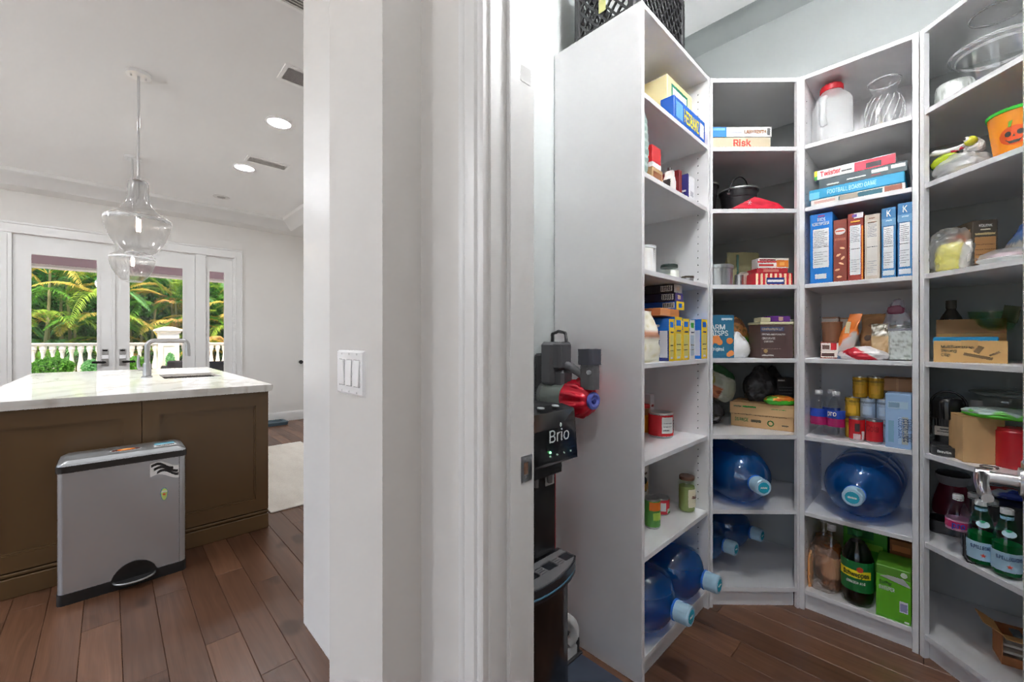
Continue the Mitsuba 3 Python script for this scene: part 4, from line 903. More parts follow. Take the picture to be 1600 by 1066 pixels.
can('narrow can with orange and green label at the left end of the lower shelf', at('A', .27, .10, 1), .030, .12, (60, 120, 60), 'steel_satin', (70, 130, 50), [], patch=[(-1.5, 1.5, .62, .9, (232, 120, 40)), (-1.0, 1.0, .3, .55, (170, 200, 80))])
jar('dark jar with black lid behind the orange and green can', at('A', .365, .205, 1), .030, .152, (230, 236, 230), (92, 84, 70), (30, 34, 34), .02, (214, 208, 196))
carton('juice_carton', 'grey juice carton with pictured fruit at the back of the lower shelf', 'carton', at('A', .435, .25, 1), (.095, .09, .20), (186, 180, 172), [('f', .1, .08, .9, .45, (222, 166, 60)), ('f', .15, .55, .85, .8, (210, 206, 200)), ('l', .1, .1, .9, .9, (130, 120, 112)), ('f', .2, .12, .5, .3, (244, 200, 90))], [('f', '~', .2, .62, .08, (96, 80, 70), .6)])
jug('blue five-gallon water jug lying nearest the doorway, neck pointing out of the bottom left shelf', lie('A', .154, -.105, 0, 0))
jug('blue five-gallon water jug lying second on the bottom left shelf beside the nearest one', lie('A', .424, -.105, 0, 0))

# ---- corner bookcase (B)
carton('board_game', 'tan game box with red lettering under the white game box', 'board game', at('B', .02, .022, 6), (.262, .19, .052), (202, 188, 164), [('f', .02, .1, .98, .9, (196, 180, 152))], [('f', 'Risk', .36, .24, .55, (206, 54, 46), .30)])
carton('board_game', 'white game box with blue end on top of the tan game box', 'board game', at('B', .018, .02, 6, 0, .0527), (.268, .19, .045), (238, 238, 236), [('f', 0, 0, .24, 1, (44, 122, 194)), ('f', .02, .66, .22, .9, (120, 180, 220)), ('f', .92, .15, .97, .85, (90, 90, 90)), ('f', .3, .36, .5, .5, (200, 200, 206))], [('f', 'LABYRINTH', .54, .34, .32, (150, 90, 40), .36)])
def bucket(M, r0, r1, h, label, tilt):
    T = Thing('bucket', label, 'bucket', M)
    mt = C(24, 24, 26, .35, .2)
    T.p('pail', lathe([(0, .004), (r0 * .96, .004), (r0, 0), (r0 + (r1 - r0) * .7, h * .7), (r0 + (r1 - r0) * .72 + .002, h * .715), (r0 + (r1 - r0) * .74, h * .73), (r1, h), (r1 + .004, h + .001), (r1 + .004, h - .006), (r1 - .002, h - .006), (r0 * .98, .008), (0, .008)], 32), mt, 40)
    T.p('rim', lathe([(r1, h - .001), (r1 + .005, h), (r1 + .005, h + .005), (r1, h + .006), (r1, h - .001)], 32), C(196, 196, 192, .3, .8), 30)
    pts = arc([0, 0, h - .02], r1 + .008, .0, PI, 20, [1, 0, 0], [0, math.sin(tilt), math.cos(tilt)])
    T.p('bail_handle', tube(pts, .0028, 8), C(18, 18, 18, .4), 60)
    for s in (-1, 1): T.p('rivet', cat([cyl([s * (r1 - .001), 0, h - .02], [s * (r1 + .009), 0, h - .02], .005, 10)]), C(210, 210, 206, .3, .8), 30)
bucket(at('B', .212, .165, 5, 35), .064, .083, .128, 'round black metal bucket with bail handle behind the red gift bag', -.2)
bucket(at('B', .052, .205, 5, 60), .056, .074, .165, 'taller black metal bucket half hidden at the left of the corner shelf', .35)
T = Thing('gift_bag', 'shiny red gift bag with white snowflakes lying in front of the black bucket', 'gift bag', at('B', .225, .062, 5, 4))
gb = trimesh.convex.convex_hull(np.array([[-.135, -.05, 0], [.12, -.05, 0], [.13, .04, .0], [-.12, .05, 0], [-.02, -.045, .058], [.03, .02, .062], [.10, -.03, .036], [.125, .03, .03], [-.1, .03, .02]])).subdivide().subdivide().subdivide()
gv = np.array(gb.vertices); gv += (meshkit.fbm(gv * 40, 3, 2)[:, None] - .5) * .006 * (gv[:, 2:] > .002); gb.vertices = gv
soft(T, 'bag', gb, lambda v: pick(v, 2, [(206, 20, 44), (222, 36, 60), (196, 16, 40)], 30))
sf = cat([tf(HB(-.011, .011, -.0012, .0012, 0, .0008), RZ(a)) for a in (0, PI / 3, 2 * PI / 3)])
T.p('snowflake', tf(sf, TR(-.048, -.0485, .030) @ RX(PI / 2)), C(250, 226, 230, .5))
T = Thing('round_tin', 'round plain silver tin at the left of the corner shelf', 'tin', at('B', .078, .115, 4))
T.p('tin', lathe([(0, 0), (.072, 0), (.074, .003), (.074, .082), (0, .082)], 36), C(186, 190, 190, .25, .9), 30); T.p('lid', lathe([(0, .082), (.077, .082), (.078, .085), (.078, .098), (.074, .102), (.070, .0995), (0, .0995)], 36), C(206, 212, 212, .22, .9), 30)
for i in range(2): single('small_tin', ['lower of the two small stacked tins beside the round tin', 'upper of the two small stacked tins beside the round tin'][i], 'tin', lathe([(0, 0), (.017, 0), (.019, .003), (.019, .026), (.017, .029), (0, .029)], 20), 'steel_satin', at('B', .178, .095, 4, 0, .0295 * i), 30)
T = Thing('paper_bag', 'khaki paper bag folded over at the back of the corner shelf', 'bag', at('B', .288, .27, 4)); soft(T, 'bag', pouch(.165, .08, .20, 12, .98), lambda v: pick(v, 12, [(150, 146, 108), (164, 158, 120), (158, 152, 112)], 14), 'printed_paper'); T.p('fold_strip', HB(-.05, -.04, -.042, -.038, .02, .18), C(60, 96, 84, .5))
T = Thing('plastic_bag', 'small clear plastic bag beside the striped popcorn box', 'bag', at('B', .222, .135, 4)); T.p('bag', bag(.07, .05, .075, 31, .25), film(232, 226, 214, .35), True); T.p('contents', bag(.045, .03, .04, 33, .3, sub=3), C(150, 96, 60, .6), True)
T = carton('popcorn_box', 'red and cream striped popcorn box with blue label on the corner shelf', 'box', at('B', .222, .04, 4), (.17, .09, .058), (186, 38, 48), [('f', .02 + .125 * i, .04, .08 + .125 * i, .96, (240, 206, 170)) for i in range(8)] + [('f', .3, .12, .78, .62, (30, 46, 104))], [('f', '~', .33, .24, .28, WHITE, .42)])
carton('cookie_tin', 'flat dark red tin lying on the striped popcorn box', 'tin', at('B', .234, .045, 4, 0, .0588), (.14, .085, .022), (160, 34, 44), [('f', .2, .2, .7, .8, (206, 120, 110))], [])
carton('cookie_roll', 'white cookie packet with orange biscuit picture on top of the red tin', 'packet', at('B', .24, .05, 4, 0, .0815), (.142, .05, .046), (236, 228, 220), [('f', .0, .55, .6, .7, (190, 40, 50)), ('f', .6, .1, .98, .8, (224, 132, 52)), ('f', .04, .2, .5, .4, (190, 60, 60)), ('f', .7, .25, .85, .6, (240, 170, 84))], [('f', '~', .06, .72, .2, (120, 30, 40), .5)])
single('red_plate', 'shallow dark red plate at the front right of the corner shelf', 'plate', lathe([(0, 0), (.03, 0), (.06, .008), (.061, .010), (.03, .004), (0, .004)], 28), C(150, 24, 44, .3), at('B', .41, .135, 4), 30)
T = carton('cracker_box', 'teal cracker box with pictured biscuits at the left of the corner shelf', 'box', at('B', -.012, .034, 3), (.136, .05, .196), (38, 100, 130), [('f', 0, .0, 1, .06, (28, 84, 112)), ('f', .58, .88, .94, .93, (190, 206, 214))], [('f', 'FARM', .08, .66, .115, WHITE, .62), ('f', 'CRISPS', .08, .52, .115, WHITE, .72), ('f', 'Original', .24, .17, .08, WHITE, .42)])
for (a, b, r_) in ((.055, .085, .019), (.07, .072, .014), (.116, .078, .015), (.03, .07, .014), (.122, .022, .013), (.112, .008 + .008, .011)):
    T.p('biscuit_picture', tf(sheet(Point(a, b).buffer(r_, quad_segs=6), .0006), M2(face('f', .136, .05, .196), TR(0, 0, .0004))), C(226, 140, 74, .5))
T = Thing('bread_bag', 'white plastic bread bag in front of the green and orange bag', 'bag', at('B', .165, .10, 3)); soft(T, 'bag', bag(.115, .10, .118, 41, .2, .5), lambda v: pick(v, 41, [(232, 232, 230), (236, 236, 236), (210, 200, 192), (226, 228, 232)], 24))
T = Thing('bread_bag', 'green and orange bread bag standing behind the white plastic bag', 'bag', at('B', .205, .205, 3)); soft(T, 'bag', bag(.15, .09, .20, 43, .16, .35), lambda v: np.where(v[:, 2:3] + (meshkit.noise(v * 25, 4)[:, None] - .5) * .05 < .10, np.array([[52, 150, 40]]), pick(v, 43, [(206, 110, 52), (160, 120, 60), (214, 150, 90), (120, 76, 50)], 22)))
T = carton('cocoa_box', 'dark brown chocolate cocoa box with cream lid on the corner shelf', 'box', at('B', .237, .022, 3), (.146, .10, .152), (72, 52, 50), [('f', .0, .80, .72, .93, (40, 58, 96)), ('f', .03, .27, .62, .285, (170, 150, 140))], [('f', 'GHIRARDELLI', .04, .83, .065, (226, 206, 170), .62), ('f', 'PREMIUM POWDER', .04, .68, .05, WHITE, .72), ('f', 'CHOCOLATE', .04, .56, .055, WHITE, .4), ('f', 'COCOA', .1, .47, .05, WHITE, .28), ('f', '~', .04, .06, .05, WHITE, .36)])
T.p('lid', HB(-.002, .148, -.002, .102, .152, .164, .002), C(214, 208, 172, .4)); T.p('seal', tf(sheet(Point(.022, .032).buffer(.009), .0006), M2(face('f', 0, 0, 0), TR(0, 0, .0005))), C(180, 150, 96, .4))
carton('tea_box', 'small purple box lying on the cocoa box lid', 'box', at('B', .29, .03, 3, 0, .165), (.085, .06, .026), (88, 36, 116), [('f', .38, .15, .62, .85, (200, 170, 150))], [])
carton('snack_box', 'flat beige box lying on the cocoa box beside the purple box', 'box', at('B', .244, .03, 3, 0, .165), (.043, .06, .020), (204, 196, 160), [], [])
T = can('tall beige and green printed can right of the cocoa box', at('B', .425, .10, 3), .036, .178, (196, 196, 160), C(206, 202, 176, .4), (200, 198, 164), [], patch=[(-2.4, 1, .1 + .14 * i, .17 + .14 * i, (150, 152, 116)) for i in range(6)])
# bags and snack carton
T = carton('snack_carton', 'brown cardboard snack carton marked 24 PACK lying on the corner shelf', 'box', at('B', .205, .222, 2, -38), (.262, .19, .118), (198, 160, 116), [('f', .0, .50, .9, .515, (96, 70, 46)), ('f', .16, .53, .35, .54, (80, 60, 40))], [('f', '24 PACK', .07, .22, .15, (60, 110, 50), .22), ('f', '~', .2, .76, .14, (50, 130, 50), .22), ('f', '~', .05, .80, .08, (90, 90, 60), .13), ('f', '~', .66, .72, .13, (50, 130, 50), .22), ('f', '~', .82, .16, .07, (90, 76, 60), .1), ('f', '~', .34, .2, .16, (70, 60, 40), .16)], rough=.8)
T.p('flap', tf(HB(-.004, .268, -.001, .0018, 0, .056, .0005), TR(0, -.004, .064) @ RX(math.radians(-7))), C(206, 168, 122, .8)); T.p('symbol', tf(sheet(Point(.17, .028).buffer(.014).difference(Point(.17, .028).buffer(.009)), .0006), M2(face('f', 0, 0, 0), TR(0, 0, .0006))), C(60, 100, 50, .6))
def sbag(label, M, w, d, h, seed, cols, amp=.2, pinch=.3, mat='printed_film', freq=20, **k):
    T = Thing('snack_bag', label, 'bag', M); soft(T, 'bag', bag(w, d, h, seed, amp, pinch, **k), lambda v: pick(v, seed, cols, freq), mat); return T
BK = [(16, 16, 18), (24, 24, 26), (40, 40, 44), (18, 18, 20)]
sbag('crumpled black plastic bag at the bottom left of the snack shelf', at('B', .085, .30, 2), .21, .15, .145, 51, BK + [(120, 120, 124)])
T = Thing('snack_bag', 'white and green snack bag with orange contents leaning above the black bag', 'bag', at('B', .135, .31, 2, 0, .135) @ RY(math.radians(24)))
soft(T, 'bag', bag(.22, .10, .165, 53, .16, .25), lambda v: np.where(v[:, 2:3] > .125, np.array([[40, 84, 50]]), np.where((v[:, 2:3] < .06) & (v[:, :1] < .03), pick(v, 54, [(190, 100, 60), (206, 130, 84), (150, 70, 44)], 40), pick(v, 53, [(214, 220, 200), (226, 230, 214), (200, 206, 184), (170, 160, 70)], 14))))
sbag('black foil snack bag standing on the snack carton', at('B', .365, .245, 2, -20, .119), .15, .10, .175, 55, BK, .22, .55)
sbag('second black foil bag leaning at the right behind the black box', at('B', .475, .33, 2, -30, .119), .13, .09, .165, 57, BK, .2, .6)
carton('snack_box', 'small black box with grey lines on the snack carton at the right', 'box', at('B', .415, .19, 2, -10, .1195), (.075, .05, .12), (34, 33, 36), [('f', .05, .86, .45, .92, (180, 180, 180)), ('f', .1, .6, .9, .63, (80, 80, 84)), ('f', .1, .48, .9, .51, (80, 80, 84)), ('f', .1, .36, .9, .39, (80, 80, 84))], [])
T = Thing('snack_bag', 'green and orange packet lying flat on the right end of the snack carton', 'bag', at('B', .382, .117, 2, -10, .119)); soft(T, 'bag', bag(.125, .075, .042, 59, .15), lambda v: np.where(v[:, 2:3] < .022, np.array([[60, 170, 44]]), pick(v, 59, [(226, 120, 40), (240, 170, 60), (90, 170, 60)], 30)))
jug('blue five-gallon water jug lying on the corner shelf, neck towards the viewer', lie('B', .185, -.09, 1, 0), .8)
jug('smaller blue water jug standing upright behind the corner shelf jug, at its left', at('B', .245, .53, 1) @ np.diag([.64, .64, .64, 1.0]))
jug('blue water jug on the bottom corner shelf with its neck in front', lie('B', .173, .109, 0, 41, k=.9))
jug('blue water jug deeper on the bottom corner shelf, its neck higher in the picture', lie('B', .376, .246, 0, 41, k=.9))

# ---- bookcase with the cereal boxes (C)
T = Thing('milk_jug', 'empty translucent milk jug with red lid on the top shelf', 'jug', at('C', .098, .115, 6, 20))
w_ = .066
def ring(w, z, rr): return [[x_, y_, z] for x_, y_ in np.array(sbox(-w + rr, -w + rr, w - rr, w - rr).buffer(rr, quad_segs=4).exterior.coords)[:-1]]
lv_ = [(.060, 0, .02), (.066, .008, .02), (.066, .15, .02), (.065, .185, .022), (.060, .205, .03), (.050, .225, .036), (.040, .238, .0395), (.040, .25, .0395)]
R_ = [ring(a, z, rr) for a, z, rr in lv_]; n_ = len(R_[0]); V_ = np.array(sum(R_, [])); F_ = []
for i in range(len(R_) - 1):
    for j in range(n_):
        a, b, c_, d_ = i * n_ + j, i * n_ + (j + 1) % n_, (i + 1) * n_ + (j + 1) % n_, (i + 1) * n_ + j; F_ += [[a, b, c_], [a, c_, d_]]
V_ = np.vstack([V_, [[0, 0, 0]]]); F_ += [[len(V_) - 1, (j + 1) % n_, j] for j in range(n_)]
T.p('body', trimesh.Trimesh(V_, np.array(F_), process=False).subdivide(), film(244, 246, 246, .42), True)
T.p('handle', tube([[-.03, -.045, .205], [-.045, -.066, .19], [-.048, -.072, .15], [-.046, -.068, .10], [-.04, -.06, .075]], [.013, .013, .012, .013, .014], 12), film(244, 246, 246, .42), True)
T.p('lid', lathe([(0, .248), (.041, .243), (.043, .245), (.043, .264), (.038, .272), (0, .275)], 28), C(186, 30, 40, .35), 30)
T = Thing('crystal_vase', 'clear cut-glass vase on the top shelf beside the milk jug', 'vase', at('C', .272, .14, 6))
scene['crystal'] = {'type': 'thindielectric', 'int_ior': 1.9}
cv = lathe([(0, 0), (.045, 0), (.055, .006), (.058, .03), (.062, .08), (.060, .12), (.050, .15), (.040, .17), (.040, .185), (.052, .215), (.056, .222), (.052, .222), (.047, .212), (.035, .184), (.035, .172), (.045, .148), (.054, .12), (.056, .08), (.052, .03), (.045, .014), (0, .014)], 32)
v_ = np.array(cv.vertices); a_ = np.arctan2(v_[:, 1], v_[:, 0]); k_ = 1 + .035 * np.sign(np.sin(16 * a_ + v_[:, 2] * 90)) * (v_[:, 2] > .02) * (np.hypot(v_[:, 0], v_[:, 1]) > .0) ; v_[:, :2] *= k_[:, None]; cv.vertices = v_
T.p('body', cv, 'crystal', False); T.p('rim', lathe([(.051, .219), (.056, .222), (.0565, .225), (.052, .225), (.051, .219)], 32), film(244, 246, 246, .5), True); T.p('foot', lathe([(0, .0), (.045, 0), (.055, .006), (.046, .008), (0, .008)], 32), film(244, 246, 246, .5), True)
for i in range(16):
    t_ = 2 * PI * i / 16; T.p('cut_facet', tube([[.0645 * math.cos(t_), .0645 * math.sin(t_), .03], [.0665 * math.cos(t_ + .25), .0665 * math.sin(t_ + .25), .08], [.0635 * math.cos(t_ + .5), .0635 * math.sin(t_ + .5), .12], [.053 * math.cos(t_ + .7), .053 * math.sin(t_ + .7), .15]], .0014, 5), film(246, 248, 248, .5), True)
T = carton('board_game', 'battered white and teal game box at the bottom of the game stack', 'board game', at('C', .040, .010, 5), (.302, .25, .026), (222, 220, 216), [('f', .32, .1, .78, .8, (36, 96, 110)), ('f', .80, .1, .97, .9, (150, 86, 66)), ('f', .04, .3, .28, .7, (206, 170, 160))], [])
T.p('torn_flap', tf(HB(0, .06, 0, .0015, 0, .02), TR(.10, -.003, .002) @ RX(math.radians(20))), C(206, 196, 180, .7))
carton('board_game', 'light blue football game box in the game stack', 'board game', at('C', .034, .008, 5, 0, .0265), (.306, .25, .043), (42, 160, 206), [('f', 0, 0, .12, .7, (110, 196, 226))], [('f', 'FOOTBALL BOARD GAME', .21, .3, .42, (190, 230, 244), .52)])
carton('board_game', 'dark grey game box with white print above the light blue game box', 'board game', at('C', .068, .012, 5, 0, .0700), (.280, .25, .040), (66, 80, 86), [('f', .62, .45, .80, .8, (232, 232, 232)), ('f', .83, .5, .98, .85, (232, 232, 232)), ('f', .62, .2, .72, .3, (180, 60, 60))], [('f', '~', .34, .3, .2, (220, 224, 224), .22), ('f', '~', .1, .16, .24, (220, 224, 224), .15)])
carton('board_game', 'white and red game box on top of the game stack', 'board game', at('C', .052, .012, 5, 0, .1105), (.262, .25, .040), (238, 236, 232), [('f', .0, 0, .04, .4, (60, 150, 60)), ('f', .0, .4, .04, 1, (240, 200, 50)), ('f', .52, 0, 1, .92, (234, 62, 84)), ('f', .66, .1, .84, .6, (60, 40, 46))], [('f', 'Twister', .08, .3, .5, (214, 40, 56), .27), ('f', '~', .36, .3, .2, (60, 60, 64), .13)])
def cereal(s, w, h, col, label, texts, prints=(), panel=(230, 232, 234), dp=.19, pz=(.2, .74), txtrows=True):
    x0, x1 = .14, .84
    pp = [('f', x0, pz[0], x1, pz[1], panel)] if panel else []
    if panel and txtrows:
        for j in range(9): pp.append(('f', x0 + .05, pz[1] - .04 - j * .026, x1 - (.06 if j % 3 else .2), pz[1] - .04 - j * .026 + .008, (150, 152, 158)))
        pp.append(('f', x0 + .02, pz[0] + (pz[1] - pz[0]) * .52, x1 - .02, pz[0] + (pz[1] - pz[0]) * .52 + .006, (60, 60, 66)))
        for j in range(6): pp.append(('f', x0 + .05, pz[0] + .05 + j * .034, x1 - (.05 if j % 2 else .25), pz[0] + .05 + j * .034 + .007, (170, 172, 176)))
    return carton('cereal_box', label, 'cereal box', at('C', s, .012, 4), (w, dp, h), col, pp + list(prints), texts, 'cereal boxes standing in a row')
cereal(.036, .080, .302, (22, 122, 206), 'bright blue cereal box with white lettering, leftmost of the row', [('f', 'RICE', .34, .89, .042, WHITE, .36), ('f', 'KRISPIES', .12, .83, .042, WHITE, .74)], [('f', .36, .95, .66, .975, (160, 90, 160)), ('f', .24, .06, .74, .13, (226, 230, 236))], pz=(.22, .78))
T = cereal(.1185, .046, .262, (126, 52, 38), 'brown cereal box with pictured almonds beside the blue one', [('f', '~', .2, .80, .03, (206, 80, 50), .6)], [('f', .1, .66, .9, .70, (170, 100, 80))], panel=None)
T.p('oval_badge', tf(sheet(affinity.scale(Point(.023, .212).buffer(.018, quad_segs=8), 1, .8), .0006), M2(face('f', 0, 0, 0), TR(0, 0, .0002))), C(232, 226, 220, .4))
for (a, b, r_) in ((.014, .05, .3), (.027, .075, -.5), (.018, .112, .6), (.03, .14, -.3), (.02, .02, .1), (.032, .098, .9)):
    T.p('almond_picture', tf(sheet(affinity.rotate(affinity.scale(Point(a, b).buffer(.009, quad_segs=5), 1, .5), r_ * 57, origin=(a, b)), .0006), M2(face('f', 0, 0, 0), TR(0, 0, .0004))), C(226, 180, 140, .5))
cereal(.1665, .050, .278, (140, 44, 34), 'maroon-topped cereal box with orange edge, third of the row', [('f', '~', .2, .86, .03, (236, 170, 60), .6)], [('f', .9, 0, 1, .8, (226, 140, 50)), ('f', .4, .92, 1, 1, (220, 220, 224)), ('f', .3, .94, .6, .98, (90, 60, 140))], pz=(.08, .82))
cereal(.2205, .048, .262, (206, 192, 176), 'tan and white cereal box, fourth of the row', [('f', '~', .3, .93, .02, (150, 110, 90), .4)], [('f', .2, .87, .8, .885, (150, 120, 100))], panel=(220, 214, 206), pz=(.05, .9))
for i, (s, h) in enumerate(((.2725, .278), (.3195, .286))):
    T = cereal(s, .0425, h, (62, 126, 178), ['medium blue cereal box with a white initial, fifth of the row', 'medium blue cereal box against the right panel, last of the row'][i], [('f', '~', .3, .80, .022, (210, 226, 240), .45), ('f', 'K', .36, .87, .09, WHITE, .3)], [('f', .1, .03, .9, .10, (222, 228, 236)), ('f', .0, .74, 1, .84, (110, 160, 200))], pz=(.13, .73))
carton('cocoa_packet', 'small red and white box at the left under the brown paper cup', 'box', at('C', .062, .085, 3), (.072, .07, .074), (120, 60, 46), [('f', .03, .06, .97, .92, (226, 216, 206)), ('f', .52, .5, .8, .92, (196, 36, 44)), ('f', .06, .12, .7, .32, (70, 44, 40)), ('f', .1, .55, .45, .8, (110, 80, 70))], [])
single('paper_cup', 'brown paper cup standing on the small red and white box', 'cup', lathe([(0, 0), (.032, 0), (.038, .082), (.040, .083), (.040, .088), (.037, .088), (.031, .004), (0, .004)], 28), C(116, 78, 54, .6), at('C', .098, .122, 3, 0, .0746), 30)
carton('cocoa_packet', 'cream carton with red bird print at the back left of the snack bags', 'box', at('C', .048, .215, 3), (.062, .05, .19), (150, 110, 84), [('f', 0, .7, 1, .96, (220, 212, 200)), ('f', .3, .74, .7, .86, (110, 60, 60))], [])
carton('cocoa_packet', 'pale carton at the back right of the cream carton', 'box', at('C', .114, .22, 3), (.055, .05, .185), (160, 120, 90), [('f', 0, .7, 1, .96, (216, 200, 184))], [])
def foil(label, M, w, d, h, seed, fn, top=.92, lean=0.0, amp=.012, mat='printed_film', name='snack_pouch', cat_='pouch'):
    T = Thing(name, label, cat_, M); soft(T, 'pouch', pouch(w, d, h, seed, top, lean, amp), fn, mat); return T
T = foil('orange and white snack pouch leaning right on the snack shelf', at('C', .150, .10, 3), .062, .045, .195, 61, lambda v: np.where(v[:, 2:3] > .082 + .03 * np.sin(v[:, :1] * 50), np.array([[232, 124, 40]]), np.where(v[:, 2:3] < .025, np.array([[110, 140, 170]]), np.array([[222, 218, 212]]))), .7, .035)
T.p('print', tf(HB(0, .05, 0, .016, 0, .0006), M2(TR(.014, -.0235, .11), RX(PI / 2 + .16), RZ(PI / 2 - .15))), C(250, 226, 180))
T = foil('brown kraft snack pouch with dark round badge, folded at the top', at('C', .232, .175, 3), .085, .055, .195, 63, lambda v: pick(v, 63, [(150, 110, 72), (164, 122, 80), (140, 98, 62)], 14), 1.0, .01, .014, 'printed_paper')
T.p('badge', tf(sheet(Point(-.012, .09).buffer(.013), .002), M2(TR(0, -.029, 0), RX(PI / 2))), C(70, 52, 40, .6)); T.p('badge', tf(sheet(affinity.scale(Point(.01, .145).buffer(.02), 1, .5), .002), M2(TR(0, -.0235, 0), RX(PI / 2 + .1))), C(116, 76, 46, .6))
foil('clear pouch of oats with dark striped top', at('C', .262, .10, 3), .055, .045, .15, 65, lambda v: np.where(v[:, 2:3] > .1, np.where(np.sin(v[:, :1] * 260 + v[:, 2:3] * 200) > 0, np.array([[210, 204, 190]]), np.array([[110, 100, 80]])), pick(v, 65, [(206, 170, 120), (222, 190, 146), (188, 146, 96)], 60)))
T = Thing('snack_pouch', 'red and white snack bag lying on its side at the front of the shelf', 'pouch', at('C', .212, .045, 3, 6)); soft(T, 'pouch', bag(.155, .075, .056, 67, .22, .5), lambda v: np.where(np.sin(v[:, :1] * 42 + v[:, 2:3] * 60 + 1) > .1, np.array([[200, 30, 48]]), np.array([[236, 230, 228]])))
T = Thing('glass_canister', 'square glass canister filled with white pebble sweets at the right of the snack shelf', 'canister', at('C', .324, .060, 3, 8))
T.p('glass', tf(sheet(sbox(-.035, -.035, .035, .035).buffer(0), .128), TR(0, 0, .0005)), glass(242, 246, 246), False)
pb = rbox(-.0325, .0325, -.0325, .0325, .004, .118, .004, 3).subdivide().subdivide().subdivide().subdivide(); v_ = np.array(pb.vertices)
T.p('sweets', pb, 'printed_paper', True, kind='stuff', color=tint(pb, lambda v: pick(v, 71, [(150, 148, 140), (206, 206, 200), (232, 232, 228), (236, 236, 234)], 120)))
T.p('collar', lathe([(.029, .128), (.032, .131), (.032, .138), (.029, .142), (.029, .128)], 28), 'steel_satin', 30); T.p('lid', lathe([(0, .142), (.030, .142), (.030, .150), (.014, .156), (.010, .160), (.016, .168), (.017, .174), (.012, .182), (0, .184)], 28), glass(238, 242, 242), True)
for s in (-1, 1): T.p('stopper_ball', trimesh.creation.icosphere(subdivisions=2, radius=.011).apply_translation([s * .022, -.006, .153]), glass(240, 244, 244), True)
T = Thing('plastic_bag', 'clear and lilac plastic bag behind the glass canister', 'bag', at('C', .312, .17, 3)); T.p('bag', bag(.10, .08, .235, 73, .3, .35), film(222, 218, 232, .45), True); T.p('printed_patch', tf(bag(.05, .014, .034, 75, .25), TR(-.005, -.022, .19)), C(120, 56, 80, .4), True); T.p('contents', bag(.07, .05, .12, 74, .2, sub=3), C(150, 140, 176, .5), True)
# drinks
scene['pet_clear'] = {'type': 'thindielectric', 'int_ior': 1.45, 'specular_transmittance': {'type': 'rgb', 'value': [.93, .95, .97]}}
def bottle(label, M, r, h, shell, liquid, capcol, lab=None, lab2=None, words=(), fill=.82, group=None, grip=True):
    T = Thing('drink_bottle', label, 'bottle', M, group)
    pf = [(0, .006), (r * .5, .002), (r * .85, 0), (r, .008)] + [(r * (1 - .035 * (i % 2) * grip), .012 + i * h * .03) for i in range(1, 6)] + [(r, h * .2), (r, h * .60), (r * .97, h * .66), (r * .78, h * .76), (r * .48, h * .86), (r * .40, h * .89), (r * .40, h * .955)]
    T.p('shell', lathe(pf, 26), shell, True)
    if liquid: T.p('drink', lathe([(0, .008), (r * .88, .008), (r * .94, .016), (r * .94, h * .62), (r * .9, h * min(fill, .68)), (0, h * min(fill, .68))], 20), liquid, 40)
    T.p('cap', lathe([(r * .41, h * .925), (r * .46, h * .93), (r * .46, h * .99), (r * .42, h), (0, h)], 20), C(*capcol, .35), 30)
    T.p('neck_ring', lathe([(r * .41, h * .90), (r * .47, h * .905), (r * .41, h * .915), (r * .41, h * .90)], 18), C(*capcol, .35), 30)
    if lab: T.p('label', band(r + .0006, h * lab[0], h * lab[1]), C(*lab[2], .35), 40)
    if lab2: T.p('label_band', band(r + .0016, h * lab2[0], h * lab2[1], -1.9, 1.9), C(*lab2[2], .35), 40)
    for (s, z, hh, ww, c_, *rot) in words: T.p('lettering', tf(wrap(tf(ontext(s, hh, ww), TR(0, -.0034, 0)), r + .0006), TR(0, 0, z)), C(*c_))
    return T
for (s, d, rot, lb) in ((.056, .085, 10, 'clear water bottle with blue and magenta label, left of the shrink-wrapped bottles'), (.120, .070, -20, 'clear water bottle with blue label, right of the shrink-wrapped bottles'), (.092, .15, 0, 'clear water bottle at the back of the shrink-wrapped bottles')):
    T = bottle(lb, at('C', s, d, 2, rot), .0305, .200, 'pet_clear', None, (238, 238, 240), (.24, .44, (160, 30, 92)), (.42, .60, (36, 70, 168)), [('pro', .096, .022, .032, WHITE)] if s > .1 else [], group='water bottles in shrink wrap on the drinks shelf')
RED = (190, 28, 36)
for i, (s, d, lb) in enumerate(((.1915, .060, 'red drink can with white text panel, left of the two front cans'), (.2475, .056, 'red drink can right of the two front cans, beside the pale blue carton'))):
    can(lb, at('C', s, d, 2, [20, -10][i]), .0265, .099, RED, C(200, 200, 200, .25, 1), RED, [] if i == 0 else [('Cola', .05, .026, .04, (150, 16, 24))], name='drink_can', patch=[(-.5, .1, .42, .75, (40, 30, 32)), (.35, .8, .1, .45, (222, 222, 222)), (-.7, .2, .1, .32, (226, 200, 200))] if i == 0 else [], group='red cans at the front')
GOLD, SIL = (196, 152, 44), (168, 186, 206)
rows = [[(.170, .122, GOLD), (.2215, .118, SIL), (.2732, .125, SIL)], [(.170, .122, GOLD), (.2215, .118, SIL), (.2732, .125, SIL)], [(.196, .121, GOLD), (.2475, .121, GOLD), (.2385, .173, (176, 172, 160))]]
names = [['gold drink can at the bottom left behind the red cans', 'silver drink can at the bottom behind the red cans', 'silver drink can at the bottom right behind the red cans'], ['gold drink can in the middle layer, left', 'pale silver drink can in the middle of the can stack', 'silver-blue drink can in the middle layer beside the pale blue carton'], ['gold drink can on top of the stack, left', 'gold drink can on top of the stack, right', 'pale gold drink can at the back of the top layer']]
for j, row in enumerate(rows):
    for i, (s, d, c_) in enumerate(row):
        can(names[j][i], at('C', s, d, 2, 0, .0893 * j), .0255, .0888, c_, C(210, 210, 206, .22, 1), None, [], name='drink_can', patch=[(-2, 2, .74, .84, tuple(int(x * .72) for x in c_)), (-.6, .6, .2, .6, tuple(min(255, int(x * 1.12)) for x in c_))])
